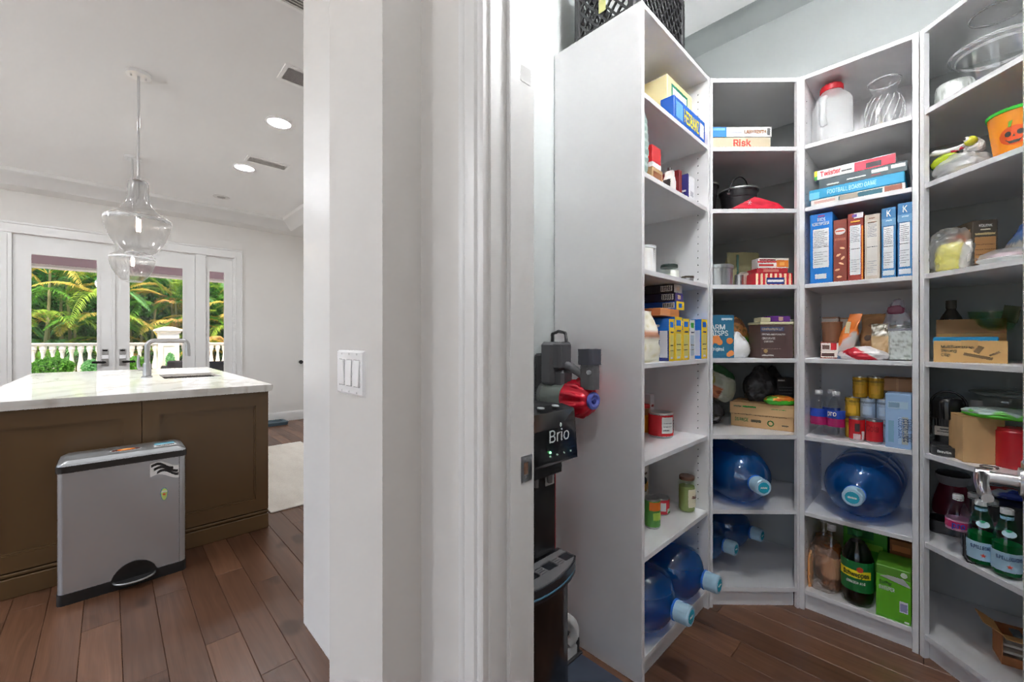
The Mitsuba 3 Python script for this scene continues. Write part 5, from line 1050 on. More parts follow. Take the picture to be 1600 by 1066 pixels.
single('drink_can', 'grey drink can at the back supporting the top layer', 'can', lathe([(0, 0), (.023, 0), (.0255, .006), (.0255, .172), (.0235, .1775), (0, .1775)], 22), C(170, 168, 160, .3, .6), at('C', .2385, .1725, 2), 30)
carton('tonic_carton', 'pale blue carton with a pictured bottle on the drinks shelf', 'box', at('C', .284, .010, 2), (.075, .25, .212), (156, 190, 228), [('f', .1, .73, .88, .86, (176, 204, 228)), ('f', .13, .75, .55, .84, (128, 162, 190)), ('f', .12, .1, .34, .5, (128, 176, 206)), ('f', .64, .08, .88, .58, (176, 182, 180)), ('f', .5, .08, .62, .58, (176, 204, 236)), ('l', .1, .1, .9, .9, (166, 198, 232))], [('f', 'FEVER-TREE', .70, .55, .12, (70, 84, 110), .42, 1), ('f', 'CLUB SODA', .51, .55, .075, (84, 120, 170), .36, 1)])
T = carton('cardboard_box', 'small brown cardboard box lying on the pale blue carton', 'box', at('C', .268, .12, 2, 0, .2125), (.092, .13, .052), (150, 110, 78), [('f', .46, .0, .54, 1, (166, 126, 90))], [], rough=.8)
jug('blue five-gallon water jug lying under the drinks shelf of the cereal bookcase', lie('C', .192, -.085, 1, -2), .8)
for (s, d, lb) in ((.060, .185, 'brown tea bottle at the back of the plastic-wrapped pair'), (.100, .100, 'brown tea bottle at the front of the plastic-wrapped pair')):
    bottle(lb, at('C', s, d, 0, 10), .037, .288, glass(250, 236, 214), C(112, 68, 36, .15), (240, 240, 240), (.2, .52, (206, 150, 110)), None, [], .75, 'tea bottles in plastic wrap')
T = Thing('shrink_wrap', 'torn clear plastic wrap with orange band round the tea bottles', 'wrapping'); T.M = at('C', .075, .128, 0, 0); T.p('wrap', bag(.122, .20, .20, 81, .16, .1, e=.6), film(230, 214, 196, .10), True); T.p('orange_band', tf(bag(.016, .05, .15, 83, .15, e=.6), TR(-.046, -.062, .0)), C(222, 160, 100, .4), True)
T = Thing('drink_bottle', 'large dark green ginger ale bottle with yellow band on the bottom shelf', 'bottle', at('C', .192, .068, 0, -8))
r = .054; h = .305
pet = [(0, .012), (.02, .010), (.036, .002), (.046, .0), (.052, .012), (.054, .03), (.0535, .05), (.054, .06), (.054, .18), (.052, .20), (.044, .225), (.030, .25), (.019, .268), (.0145, .278), (.0140, .290)]
T.p('shell', lathe(pet, 32), glass(60, 120, 50), True); T.p('drink', lathe([(0, .014), (.044, .004), (.0515, .03), (.0515, .19), (.043, .222), (.024, .255), (0, .255)], 24), C(40, 26, 12, .12), 40)
T.p('label', band(.0546, .062, .185), C(22, 104, 50, .35), 40); T.p('yellow_band', band(.0556, .118, .150, -1.1, 1.1, 20), C(244, 226, 40, .35), 40); T.p('barcode', band(.0556, .135, .175, -1.7, -1.25, 8), C(220, 224, 220, .4), 40); T.p('round_seal', tf(wrap(tf(sheet(Point(.022, .156).buffer(.011), .001), RX(PI / 2)), .0568), TR(0, 0, 0)), C(200, 70, 40, .4))
for s, z, hh, ww, c_ in (('Schweppes', .126, .018, .085, (20, 24, 20)), ('GINGER ALE', .096, .010, .06, WHITE)): T.p('lettering', tf(wrap(tf(ontext(s, hh, ww), TR(.008, -.0034, 0)), .0546), TR(0, 0, z)), C(*c_))
T.p('cap', lathe([(.0145, .280), (.0165, .282), (.0165, .300), (.015, .303), (0, .303)], 20), C(26, 110, 50, .35), 30)
T = carton('cleaner_carton', 'bright green floor-cleaner carton at the front of the bottom shelf', 'box', at('C', .256, .012, 0), (.102, .15, .168), (96, 176, 34), [('f', .0, .0, 1, .06, (84, 160, 30)), ('f', .68, .24, .92, .50, (226, 228, 236)), ('f', .70, .27, .90, .45, (150, 152, 190)), ('f', .82, .02, .95, .06, (236, 240, 230))], [('f', 'Swiffer', .1, .78, .09, (30, 70, 30), .36), ('f', 'SWEEPER', .08, .66, .085, WHITE, .46)])
T.p('cut_opening', tf(sheet(Polygon([(.012, .162), (.034, .172), (.080, .172), (.100, .150), (.100, .144)]), .0008), np.array([[1, 0, 0, 0], [0, 0, -1, -.0008], [0, 1, 0, 0], [0, 0, 0, 1.]])), C(176, 180, 174, .6)); T.p('top_band', HB(-.0005, .1025, .0, .15, .168, .205, .002), C(84, 140, 40, .5)); T.p('emblem', tf(sheet(Point(.082, .187).buffer(.010), .0006), M2(RX(PI / 2), TR(0, 0, .0004))), C(206, 220, 196, .4))
carton('cleaner_carton', 'larger green carton standing behind the ginger ale bottle', 'box', at('C', .128, .205, 0), (.15, .12, .285), (70, 160, 40), [('f', .1, .78, .7, .95, (40, 120, 60)), ('f', .2, .62, .9, .72, (150, 210, 70))], [])
carton('cardboard_box', 'small orange-brown box behind the green carton at the right', 'box', at('C', .286, .19, 0), (.072, .10, .255), (150, 90, 44), [('f', .1, .82, .9, .92, (196, 120, 60))], [], rough=.7)

# ---- bookcase at the right edge (D)
T = Thing('ceramic_pot', 'white glazed pot with faint leaf pattern at the left of the top right shelf', 'pot', at('D', -.018, .15, 6))
cp_ = lathe([(0, 0), (.046, 0), (.052, .01), (.055, .06), (.054, .10), (.050, .115), (.047, .115), (.050, .06), (.046, .012), (0, .012)], 36).subdivide()
soft(T, 'body', cp_, lambda v: pick(v, 91, [(206, 214, 206), (232, 238, 232), (232, 238, 232), (236, 240, 236), (190, 196, 188)], 40), 'printed_film')
T = Thing('plastic_bowl', 'large clear plastic bowl with flared rim on the top right shelf', 'bowl', at('D', .122, .155, 6))
T.p('bowl', lathe([(0, .003), (.072, .0), (.078, .005), (.088, .06), (.102, .135), (.106, .145), (.120, .150), (.124, .157)], 44), 'bowl_clear', True)
T.p('rim', lathe([(.117, .149), (.125, .156), (.122, .161), (.115, .155), (.117, .149)], 44), film(240, 243, 243, .45), True)
T.p('inner_lip', lathe([(.103, .137), (.107, .145), (.104, .147), (.101, .140), (.103, .137)], 44), film(240, 243, 243, .35), True)
T.p('dome', lathe([(.108, .158), (.106, .168), (.086, .235), (.070, .278), (0, .280)], 40), 'bowl_clear', True)
T.p('dome_edge', lathe([(.068, .276), (.072, .277), (.071, .282), (.067, .281), (.068, .276)], 40), film(240, 243, 243, .35), True)
T.p('base_ring', lathe([(.058, .001), (.066, .001), (.068, .006), (.060, .006), (.058, .001)], 32), film(236, 240, 240, .35), True)
scene['bowl_clear'] = {'type': 'thindielectric', 'int_ior': 1.9}
T = Thing('plastic_bag', 'milky white plastic bag holding small toys on the shelf under the clear bowl', 'bag', at('D', .075, .085, 5, 30)); T.p('bag', bag(.15, .10, .085, 93, .25, .3), film(232, 234, 234, .42), True); T.p('contents', tf(bag(.07, .05, .045, 94, .2, sub=3), TR(.0, .01, .0)), C(130, 120, 60, .5), True); T.p('knot', tf(bag(.05, .035, .05, 95, .3, .4), TR(.03, -.01, .075)), film(238, 238, 238, .6), True)
T = Thing('toy_pickle', 'lime green toy with dark outline sticking out of the milky bag', 'toy', at('D', .038, .06, 5, 20, .062)); T.p('body', tf(bag(.075, .035, .036, 96, .15), RY(-.3)), C(168, 186, 40, .4), True); T.p('outline', tf(bag(.084, .030, .041, 96, .15), TR(.0, .006, -.003) @ RY(-.3)), C(40, 70, 40, .4), True)
T = Thing('toy_bird', 'white and yellow bird-shaped toy lying on the milky bag', 'toy', at('D', .06, .06, 5, 15, .098)); T.p('body', tube([[-.065, 0, .018], [-.05, 0, .016], [-.02, 0, .008], [.02, 0, .006], [.035, 0, .012]], [.006, .012, .010, .009, .006], 12), C(238, 234, 230, .4), 60); T.p('beak', tube([[.0, 0, .004], [.03, 0, .004]], [.009, .006], 10), C(222, 60, 90, .4), 60); T.p('head', trimesh.creation.icosphere(subdivisions=2, radius=.017).apply_translation([.052, 0, .016]), C(206, 206, 60, .4), True); T.p('eye', trimesh.creation.icosphere(subdivisions=2, radius=.009).apply_translation([.047, -.012, .022]), C(244, 244, 240, .3), True); T.p('pupil', trimesh.creation.icosphere(subdivisions=1, radius=.0045).apply_translation([.045, -.0195, .023]), C(20, 20, 20, .3), True)
for i in range(5):
    single('wooden_stick', 'thin wooden stick in the bundle between the milky bag and the pumpkin bucket', 'stick', tube([[-.04, 0, .008], [.04, .0, .010], [.13, .01, .012]], [.003, .0035, .003], 6), C(176 - 6 * i, 158 - 6 * i, 128 - 5 * i, .7), at('D', .06, .16 + .012 * i, 5, 4 + 3 * i, .05 - .008 * i), 60, group='bundle of wooden sticks')
T = Thing('pumpkin_bucket', 'orange bucket with green rim and a printed jack-o-lantern face', 'bucket', at('D', .230, .105, 5, 22))
T.p('pail', lathe([(0, .003), (.055, 0), (.058, .003), (.074, .142), (.071, .142), (.055, .008), (0, .008)], 36), C(250, 140, 22, .3), 30); T.p('rim', lathe([(.070, .140), (.077, .141), (.078, .150), (.071, .151), (.070, .140)], 36), C(50, 190, 50, .3), 30)
def onpail(poly, lift): 
    m = tf(sheet(poly, .0008), RX(PI / 2)).subdivide().subdivide(); v = np.array(m.vertices); rr = .0582 + (v[:, 2]) * .114 + lift - v[:, 1]; a = v[:, 0] / .066; m.vertices = np.c_[rr * np.sin(a), -rr * np.cos(a), v[:, 2]]; return m
px0 = .006
pp_ = affinity.scale(Point(0, 0).buffer(1, quad_segs=10), .034, .029); pp_ = affinity.translate(pp_, px0, .062)
T.p('pumpkin_print', onpail(pp_, .0006), C(232, 84, 30, .4)); T.p('stem_print', onpail(Polygon([(px0 - .012, .09), (px0 - .006, .09), (px0 - .002, .108), (px0 - .010, .106)]), .0008), C(110, 160, 40, .4))
ey = [Polygon([(px0 + s * .013 + .007 * math.cos(t), .068 + .008 * math.sin(t)) for t in np.linspace(0, 2 * PI, 12)]) for s in (-1, 1)] + [Polygon([(px0 - .003, .058), (px0 + .003, .058), (px0, .064)]), Polygon([(px0 - .020, .053), (px0 - .012, .046), (px0 + .012, .046), (px0 + .02, .053), (px0 + .01, .038), (px0 - .01, .038)])]
T.p('face_print', cat([onpail(e_, .0014) for e_ in ey]), C(30, 20, 16, .5))
T = Thing('plastic_bag', 'clear knotted plastic bag with yellow contents on the shelf beside the dark box', 'bag', at('D', .035, .085, 4, 40)); T.p('bag', bag(.135, .11, .165, 97, .24, .15), film(236, 238, 236, .16), True); T.p('yellow_contents', tf(bag(.085, .06, .105, 98, .3), TR(0, 0, .004)), C(226, 214, 50, .4), True); T.p('white_packet', tf(bag(.03, .03, .10, 99, .1), TR(.03, -.03, .01) @ RY(.15)), C(226, 222, 214, .4), True); T.p('blue_tie', tube([[-.06, -.02, .06], [-.075, -.03, .065], [-.085, -.03, .05]], .003, 6), C(40, 60, 130, .4), 60)
T = carton('pancake_mix_box', 'dark brown pancake mix box standing at an angle on the shelf', 'box', at('D', .098, .092, 4, 72), (.068, .15, .176), (52, 44, 34), [('f', .08, .12, .92, .66, (166, 122, 76)), ('f', .1, .70, .9, .74, (190, 170, 120)), ('l', .1, .04, .92, .84, (150, 110, 70)), ('f', .12, .5, .88, .51, (90, 60, 34)), ('f', .12, .40, .88, .41, (90, 60, 34)), ('f', .12, .30, .88, .31, (90, 60, 34)), ('f', .12, .20, .88, .21, (90, 60, 34))], [('f', 'KODIAK', .25, .86, .05, WHITE, .52), ('f', '~', .3, .79, .035, (220, 210, 190), .4), ('l', '~', .3, .14, .06, (200, 120, 60), .42)])
T.p('round_badge', tf(sheet(Point(.075, .095).buffer(.048).difference(Point(.075, .095).buffer(.036)), .0006), M2(face('l', .068, .15, .176), TR(0, 0, .0009))), C(176, 84, 44, .5)); T.p('bear_badge', tf(sheet(affinity.scale(Point(.075, .088).buffer(.026), 1, 1.1), .0006), M2(face('l', .068, .15, .176), TR(0, 0, .0011))), C(34, 28, 24, .5))
T = Thing('plastic_bag', 'dark blue plastic bag at the right edge beside the dark box', 'bag', at('D', .225, .20, 4, 40)); soft(T, 'bag', bag(.17, .12, .15, 101, .22, .2), lambda v: np.where(v[:, 2:3] > .075, pick(v, 101, [(36, 56, 96), (50, 76, 120), (60, 84, 110)], 18), pick(v, 102, [(116, 112, 104), (150, 146, 136), (90, 86, 80)], 30)))
T = Thing('food_container', 'clear domed plastic tray with white edge at the right front of the shelf', 'container', at('D', .215, .085, 4, 45)); T.p('tray', lathe([(0, 0), (.06, 0), (.07, .012), (.074, .014), (.074, .018), (.06, .012), (0, .010)], 30), C(226, 228, 226, .3), 30); T.p('dome', lathe([(.073, .018), (.066, .035), (.04, .048), (0, .052)], 30), film(240, 242, 242, .2), True); T.p('contents', tf(bag(.09, .07, .026, 103, .2, sub=3), TR(0, 0, .012)), C(196, 160, 170, .5), True)
# strong clip box
T = Thing('cardboard_box', 'open cardboard box printed with a clip drawing and lined in blue', 'box', at('D', .028, .024, 3, 42)); w, d, h = .178, .12, .078
T.p('body', cat([HB(0, w, 0, .003, 0, h), HB(0, w, d - .003, d, 0, h + .03), HB(0, .003, .003, d - .003, 0, h), HB(w - .003, w, .003, d - .003, 0, h), HB(.003, w - .003, .003, d - .003, 0, .003)]), C(206, 164, 106, .8)); T.p('back_flap', tf(HB(0, w, 0, .003, 0, .056), TR(0, d - .004, h + .028) @ RX(-.25)), C(150, 112, 72, .8)); T.p('blue_lining', HB(-.002, w - .02, .003, d - .02, h - .012, h + .014, .003), C(20, 122, 166, .5)); T.p('tab', HB(.07, .11, -.0015, .0, h - .02, h + .002), C(196, 156, 100, .8))
decals(T, w, d, h, [], [('f', 'Multifunctional', .11, .66, .13, (60, 44, 30), .46), ('f', 'Strong', .11, .48, .13, (60, 44, 30), .22), ('f', 'Clip', .11, .28, .13, (60, 44, 30), .13)])
T.p('clip_drawing', tf(cat([sheet(affinity.rotate(sbox(.075, .018, .145, .028), -14), .0005), sheet(affinity.rotate(sbox(.105, .034, .12, .06), -30), .0005), sheet(affinity.rotate(sbox(.135, .030, .162, .036), 30), .0005)]), M2(face('f', w, d, h), TR(0, 0, .0006))), C(110, 84, 54, .7))
T = Thing('wine_bottle', 'dark bottle half hidden behind the clip box at the left', 'bottle', at('D', -.075, .195, 3)); T.p('body', lathe([(0, 0), (.034, 0), (.036, .004), (.036, .15), (.03, .17), (.014, .20), (.013, .235), (0, .235)], 24), C(38, 34, 26, .2), 40); T.p('cap', lathe([(.0135, .205), (.0155, .206), (.0155, .238), (0, .24)], 18), C(60, 54, 40, .4), 30)
T = Thing('salad_bowl', 'green-tinted glass bowl behind the clip box', 'bowl', at('D', .03, .245, 3)); T.p('bowl', lathe([(0, .10), (.03, .10), (.05, .12), (.065, .16), (.07, .19), (.067, .19), (.06, .16), (.045, .125), (0, .108)], 30), glass(196, 220, 196), True); T.p('stand', lathe([(0, 0), (.045, 0), (.045, .008), (.012, .03), (.012, .09), (.03, .10), (0, .10)], 24), glass(196, 220, 196), True); T.p('card', tf(HB(0, .05, 0, .003, 0, .06), TR(.02, .0, .15) @ RY(.2)), C(84, 84, 60, .7))
single('folder', 'red edge of a folder standing behind the clip box', 'folder', HB(0, .012, 0, .10, 0, .135, .001), C(176, 36, 40, .5), at('D', .185, .17, 3, 40))
# coffee machine
T = Thing('coffee_machine', 'small black pod coffee machine with arched handle at the left of the shelf', 'coffee machine', at('D', .008, .100, 2, 38))
T.p('base', rbox(-.045, .045, -.06, .13, 0, .035, .02, 5), 'black_plastic', 30); T.p('column', rbox(-.04, .04, .0, .13, .035, .15, .02, 5), C(16, 16, 17, .35), 30)
for i in range(9): T.p('drip_rib', HB(-.034 + i * .0085, -.030 + i * .0085, -.004, .0, .07, .125), C(28, 28, 30, .4))
hd_ = trimesh.convex.convex_hull(np.array([[.044 * math.cos(t), .05 * math.sin(t) - .01, z] for t in np.linspace(0, 2 * PI, 24) for z in (.13, .19)] + [[.036 * math.cos(t), .042 * math.sin(t) - .01, .205] for t in np.linspace(0, 2 * PI, 24)]))
T.p('head', hd_, 'black_gloss', 40); T.p('drip_tray', lathe([(0, 0), (.042, 0), (.044, .03), (.040, .033), (0, .033)], 28).apply_translation([0, -.055, .0]), C(30, 31, 32, .3), 30)
T.p('handle', tube([[.048 * math.cos(t), -.005, .175 + .055 * math.sin(t)] for t in np.linspace(0, PI, 18)], .004, 8), C(14, 14, 15, .3), 60); T.p('handle_post', cat([HB(-.052, -.044, -.01, .005, .06, .18, .002)]), C(18, 18, 19, .4)); T.p('handle_post', HB(.044, .052, -.01, .005, .06, .18, .002), C(18, 18, 19, .4))
T.p('sticker', tf(HB(-.036, .036, -.001, 0, 0, .034), TR(0, -.0065, .062)), C(206, 200, 190, .5)); T.p('sticker_print', cat([tf(HB(-.022, .022, -.0004, 0, 0, .005), TR(0, -.0077, .084)), tf(HB(-.03, .03, -.0004, 0, 0, .003), TR(0, -.0077, .075))]), C(70, 66, 64, .5)); T.p('lettering', tf(wrap(ontext('Breville', .009, .036), .0445), TR(0, -.055, .012)), C(236, 236, 236))
T = Thing('cardboard_box', 'plain tan cardboard box in front of the glass biscuit jar', 'box', at('D', .135, .018, 2, 62)); T.p('body', HB(0, .102, 0, .11, 0, .158, .0015), KRAFT); T.p('lid_flap', HB(-.001, .103, -.001, .111, .1582, .1596, .0004), C(186, 146, 98, .8)); T.p('tape', HB(.035, .065, -.002, .112, .1597, .1601), C(206, 176, 130, .4)); 
T = Thing('biscuit_jar', 'large clear glass biscuit jar with knobbed lid behind the tan box', 'jar', at('D', .03, .30, 2)); gl = 'jar_glass'
scene['jar_glass'] = {'type': 'thindielectric', 'int_ior': 1.8, 'specular_transmittance': {'type': 'rgb', 'value': [.88, .90, .87]}}
T.p('body', lathe([(0, .004), (.085, 0), (.098, .006), (.100, .02), (.100, .20), (.096, .212), (.082, .218), (.080, .225)], 44), gl, True); T.p('lid', lathe([(.10, .226), (.102, .230), (.090, .240), (.05, .246), (.018, .248), (.012, .256), (.02, .268), (.021, .278), (.014, .287), (0, .288)], 44), gl, True); T.p('jar_rim', lathe([(.079, .214), (.083, .219), (.082, .224), (.078, .222), (.079, .214)], 40), film(226, 230, 228, .5), True); T.p('foot_rim', lathe([(.084, .0), (.099, .006), (.098, .012), (.086, .004), (.084, .0)], 40), film(226, 230, 228, .5), True); T.p('lid_rim', lathe([(.080, .222), (.102, .224), (.103, .229), (.080, .228), (.080, .222)], 40), C(150, 156, 150, .2), 30)
single('white_card', 'white folded card standing between the coffee machine and the biscuit jar', 'card', cat([HB(0, .03, 0, .002, 0, .20), HB(.03, .032, 0, .05, 0, .20)]), C(196, 194, 190, .6), at('D', .022, .165, 2, 50))
single('tea_tin', 'red tin at the right edge under the green packet', 'tin', lathe([(0, 0), (.042, 0), (.044, .004), (.044, .12), (.041, .124), (.041, .132), (0, .134)], 28), C(160, 22, 30, .35), at('D', .195, .125, 2), 30)
carton('striped_box', 'pink and grey box behind the tan box under the green packet', 'box', at('D', .16, .175, 2, 40), (.06, .05, .12), (206, 186, 186), [('f', 0, .0, 1, .3, (40, 36, 36)), ('f', 0, .42, 1, .5, (96, 84, 80)), ('f', 0, .58, 1, .66, (96, 84, 80))], [])
T = Thing('snack_bag', 'green and white packet lying across the red tin at the right edge', 'bag', at('D', .175, .115, 2, 30, .158)); soft(T, 'bag', bag(.19, .12, .034, 105, .2), lambda v: np.where(v[:, 2:3] < .014, np.array([[90, 210, 60]]), pick(v, 105, [(206, 226, 214), (190, 216, 206), (120, 210, 90)], 20)))
single('wire_loop', 'small dark wire loop lying at the front edge of the coffee shelf', 'wire', tube(arc([0, 0, .004], .02, 0, 2 * PI * .93, 20, [1, 0, 0], [0, 1, 0]), .0022, 6), C(50, 52, 54, .4), at('D', .205, .03, 2), 60)
# bottom shelves of D
T = Thing('pitcher', 'dark red pitcher with white spout and black lid at the back of the water shelf', 'pitcher', at('D', -.185, .315, 1, 50))
T.p('body', lathe([(0, .018), (.058, .018), (.062, .03), (.060, .07), (.048, .12), (.038, .15)], 32), C(112, 26, 48, .4), 40); T.p('base', lathe([(0, 0), (.058, 0), (.062, .006), (.061, .022), (0, .022)], 32), C(196, 190, 190, .4), 30); T.p('collar', lathe([(.037, .148), (.040, .15), (.052, .188), (.050, .192), (.038, .165), (.037, .148)], 32), C(200, 196, 196, .35), 30); T.p('spout', trimesh.convex.convex_hull(np.array([[.03, -.012, .165], [.03, .012, .165], [.045, -.014, .192], [.045, .014, .192], [.068, -.003, .184], [.068, .003, .184], [.05, 0, .15]])), C(200, 196, 196, .35)); T.p('lid', lathe([(0, .186), (.051, .186), (.053, .192), (.048, .198), (.02, .203), (0, .203)], 32), C(24, 20, 22, .3), 30)
T = Thing('food_tray', 'shallow black plastic tray beside the pitcher', 'tray', at('D', -.065, .185, 1, 45)); T.p('tray', cat([rbox(-.06, .06, -.045, .045, 0, .004, .02), tf(sheet(sbox(-.042, -.027, .042, .027).buffer(.02).difference(sbox(-.042, -.027, .042, .027).buffer(.0165)), .045), TR(0, 0, 0))]), C(22, 22, 24, .35), 30); T.p('rim', tf(sheet(sbox(-.042, -.027, .042, .027).buffer(.024).difference(sbox(-.042, -.027, .042, .027).buffer(.016)), .003), TR(0, 0, .045)), C(34, 34, 36, .3))
for (s, d, lb, wd) in ((.085, .055, 'clear water bottle with pink and blue label, front left of the bottle packs', 1), (.07, .125, 'clear water bottle behind the front left one', 0), (.135, .12, 'clear water bottle behind the green mineral water', 0)):
    bottle(lb, at('D', s, d, 1, 45), .0315, .205, 'pet_clear', None, (240, 240, 240), (.40, .58, (206, 150, 176)), (.44, .55, (190, 40, 96)), [('pro', .092, .02, .03, (60, 70, 170))] if wd else [], group='clear water bottles on the lower right shelf')
PG = glass(120, 200, 160)
for (s, d, lb) in ((.168, .045, 'green mineral water bottle with pale blue label, left of the two at the front'), (.238, .050, 'green mineral water bottle with pale blue label at the right edge of the shelf')):
    T = Thing('drink_bottle', lb, 'bottle', at('D', s, d, 1, 50), None)
    T.p('shell', lathe([(0, .006), (.026, 0), (.032, .006), (.034, .02), (.034, .10), (.033, .115), (.026, .145), (.017, .175), (.0135, .185), (.0135, .208)], 30), PG, True); T.p('drink', lathe([(0, .008), (.030, .008), (.0322, .02), (.0322, .105), (0, .105)], 24), C(22, 110, 74, .15), 40); T.p('cap', lathe([(.0135, .198), (.0155, .199), (.0155, .215), (0, .216)], 20), C(236, 240, 240, .35), 30); T.p('label', band(.0346, .022, .082), C(176, 212, 232, .4), 40); T.p('neck_band', band(.0146, .182, .192), C(150, 200, 226, .4), 40)
    T.p('star', tf(wrap(tf(sheet(Polygon([((.007 if i % 2 == 0 else .003) * math.sin(i * PI / 5), .040 + (.007 if i % 2 == 0 else .003) * math.cos(i * PI / 5)) for i in range(10)]), .001), M2(TR(0, -.0004, 0), RX(PI / 2))), .0354), TR(0, 0, 0)), C(226, 90, 80, .5)); T.p('lettering', tf(wrap(tf(ontext('S.PELLEGRINO', .011, .058), TR(0, -.0022, 0)), .0346), TR(0, 0, .060)), C(50, 80, 120)); T.p('oval_medallion', tf(sheet(affinity.scale(Point(0, 0).buffer(1), .016, .012), .0012), M2(TR(0, -.0262, .142), RX(math.radians(62)))), C(196, 226, 240, .4))
single('black_strap', 'black strip of plastic hanging over the shelf edge between the bottles', 'strap', tube([[0, 0, .09], [.003, -.004, .05], [.004, -.008, .015], [.012, -.02, .004], [.028, -.024, .003]], [.004, .006, .007, .006, .003], 8), C(18, 18, 20, .4), at('D', .137, .020, 1, 40), 60)
single('black_pan', 'dark round lidded pan behind the water bottles', 'pan', lathe([(0, .0), (.075, .0), (.082, .006), (.082, .15), (.086, .152), (.086, .165), (.04, .175), (0, .176)], 32), C(30, 30, 34, .3), at('D', .03, .275, 1), 30)
T = Thing('snack_bag', 'blue and red packet lying on the dark pan behind the bottles', 'bag', at('D', .03, .275, 1, 40, .177)); soft(T, 'bag', bag(.13, .08, .035, 107, .2), lambda v: pick(v, 107, [(40, 60, 150), (60, 80, 170), (200, 206, 216), (180, 60, 60)], 20))
T = Thing('cardboard_box', 'small open cardboard box holding white papers at the right end of the bottom shelf', 'box', at('D', .158, .125, 0, 55)); w, d, h = .085, .09, .10
T.p('body', cat([HB(0, .003, 0, d, 0, h), HB(w - .003, w, 0, d, 0, h), HB(0, w, d - .003, d, 0, h), HB(0, w, 0, d, 0, .003), HB(0, w, 0, .003, 0, .03)]), C(150, 96, 58, .8)); T.p('flap', tf(HB(0, w, 0, .003, 0, .045), TR(0, -.0, h) @ RX(math.radians(80))), C(206, 160, 104, .8)); T.p('side_flap', tf(HB(0, .003, 0, d, 0, .05), TR(0, 0, h) @ RY(math.radians(-60))), C(196, 150, 96, .8))
for i in range(3): T.p('paper', HB(.006, w - .006, .01 + .004 * i, d - .01, .012 + .022 * i, .020 + .022 * i), C(222, 218, 208, .7))
T.p('bag_clip', HB(.03, .055, .015, .06, h - .004, h + .004, .002), C(60, 66, 70, .3))

# ---- water cooler and vacuum at the left
T = Thing('water_cooler', 'black free-standing water cooler with white lettering beside the doorway', 'water cooler', TR(.693, .755, 0)); w, d = .312, .345
GL = 'black_gloss'
def bow(x0, x1, yb, depth, bulge, z0, z1, n=14):
    pts = [(x0 + (x1 - x0) * i / n, -bulge * math.sin(PI * i / n) ** .7) for i in range(n + 1)] + [(x1, depth), (x0, depth)]
    return tf(sheet(Polygon(pts), z1 - z0), TR(0, yb, z0))
T.p('lower_door', bow(.004, w - .018, .02, .06, .028, .04, .505), GL, 30); T.p('cabinet', HB(.002, w - .014, .07, d, .0, .83, .004), C(26, 26, 28, .35)); T.p('side_trim', HB(w - .016, w - .006, .035, .075, .06, .50, .002), C(150, 150, 152, .35))
T.p('recess_back', HB(.012, w - .03, .06, .072, .56, .83), C(10, 10, 11, .25)); T.p('recess_side', HB(w - .0175, w - .0135, .088, .10, .55, .84), C(92, 40, 44, .4))
def bow2(bul, z0, z1, x0=-.004, x1=w): return bow(x0, x1, .004, .07, bul, z0, z1)
tr = bow2(.045, .512, .548); T.p('tray_body', tr, C(24, 26, 30, .2), 30)
ring_ = Polygon([(-.002 + (w - .006) * i / 14, .004 - .040 * math.sin(PI * i / 14) ** .7) for i in range(15)] + [(w - .01, .055), (0, .055)])
hls = []
for i in range(4):
    hx = .04 + i * .075; hls.append(sbox(hx, .004, hx + .034, .032).buffer(.004))
    for j in range(4): hls.append(sbox(hx + .042, .000 + j * .009, hx + .064, .0035 + j * .009))
for h_ in hls: ring_ = ring_.difference(h_)
T.p('drip_grille', tf(sheet(ring_, .004), TR(0, 0, .5485)), C(150, 150, 152, .35, .6)); T.p('tray_lip', tf(tube([[-.002 + (w - .006) * i / 14, .002 - .043 * math.sin(PI * i / 14) ** .7, .525] for i in range(15)], .003, 6), np.eye(4)), C(50, 90, 110, .2), 60)
hz_ = trimesh.convex.convex_hull(np.array([[x_, y_, z_] for x_ in (0, w + .004) for (y_, z_) in ((.0, .845), (.012, .99), (.06, 1.0), (.09, .99), (.06, .835))] + [[w / 2, -.014, .90], [w * .3, -.012, .95], [w * .7, -.012, .95], [w / 2, -.016, .86]]))
T.p('head_panel', hz_.subdivide(), GL, 25); T.p('top_cover', HB(.0, w, .05, d, .94, 1.0, .01), C(20, 20, 21, .3)); T.p('head_body', HB(.003, w - .003, .06, d, .835, .94, .006), C(16, 16, 17, .3))
for i in range(4): T.p('button', tf(lathe([(0, 0), (.011, 0), (.010, .003), (0, .004)], 14), TR(.06 + i * .065, .035, 1.0) @ RX(.05)), C(190, 192, 194, .3), 30)
T.p('nozzle_bar', HB(.02, w - .03, .03, .06, .80, .838, .004), C(14, 14, 15, .3))
for i in range(4): T.p('nozzle', lathe([(0, 0), (.008, 0), (.010, .03), (0, .03)], 12).apply_translation([.06 + i * .06, .045, .775]), C(120, 120, 122, .25, .8), 30)
T.p('white_label', HB(w - .075, w - .035, .0585, .0595, .76, .80), C(186, 186, 186, .5))
tx = tf(ontext('Brio', .034, .085, False), TR(.205, -.021, .915)); T.p('lettering', tf(tx, np.eye(4)), C(214, 220, 220)); T.p('drop', tf(trimesh.creation.icosphere(subdivisions=2, radius=.004), TR(.216, -.017, .958) @ np.diag([1, .4, 1.6, 1])), C(214, 220, 220), True)
for i in range(4): T.p('status_light', tf(trimesh.creation.icosphere(subdivisions=1, radius=.003), TR(.17 + i * .03, -.0175, .877)), C(190, 210, 196), True)
T.p('status_light', tf(trimesh.creation.icosphere(subdivisions=1, radius=.0035), TR(.17, -.0175, .888)), C(90, 240, 110), True, emitter=emitter((.2, 1, .3), 3))
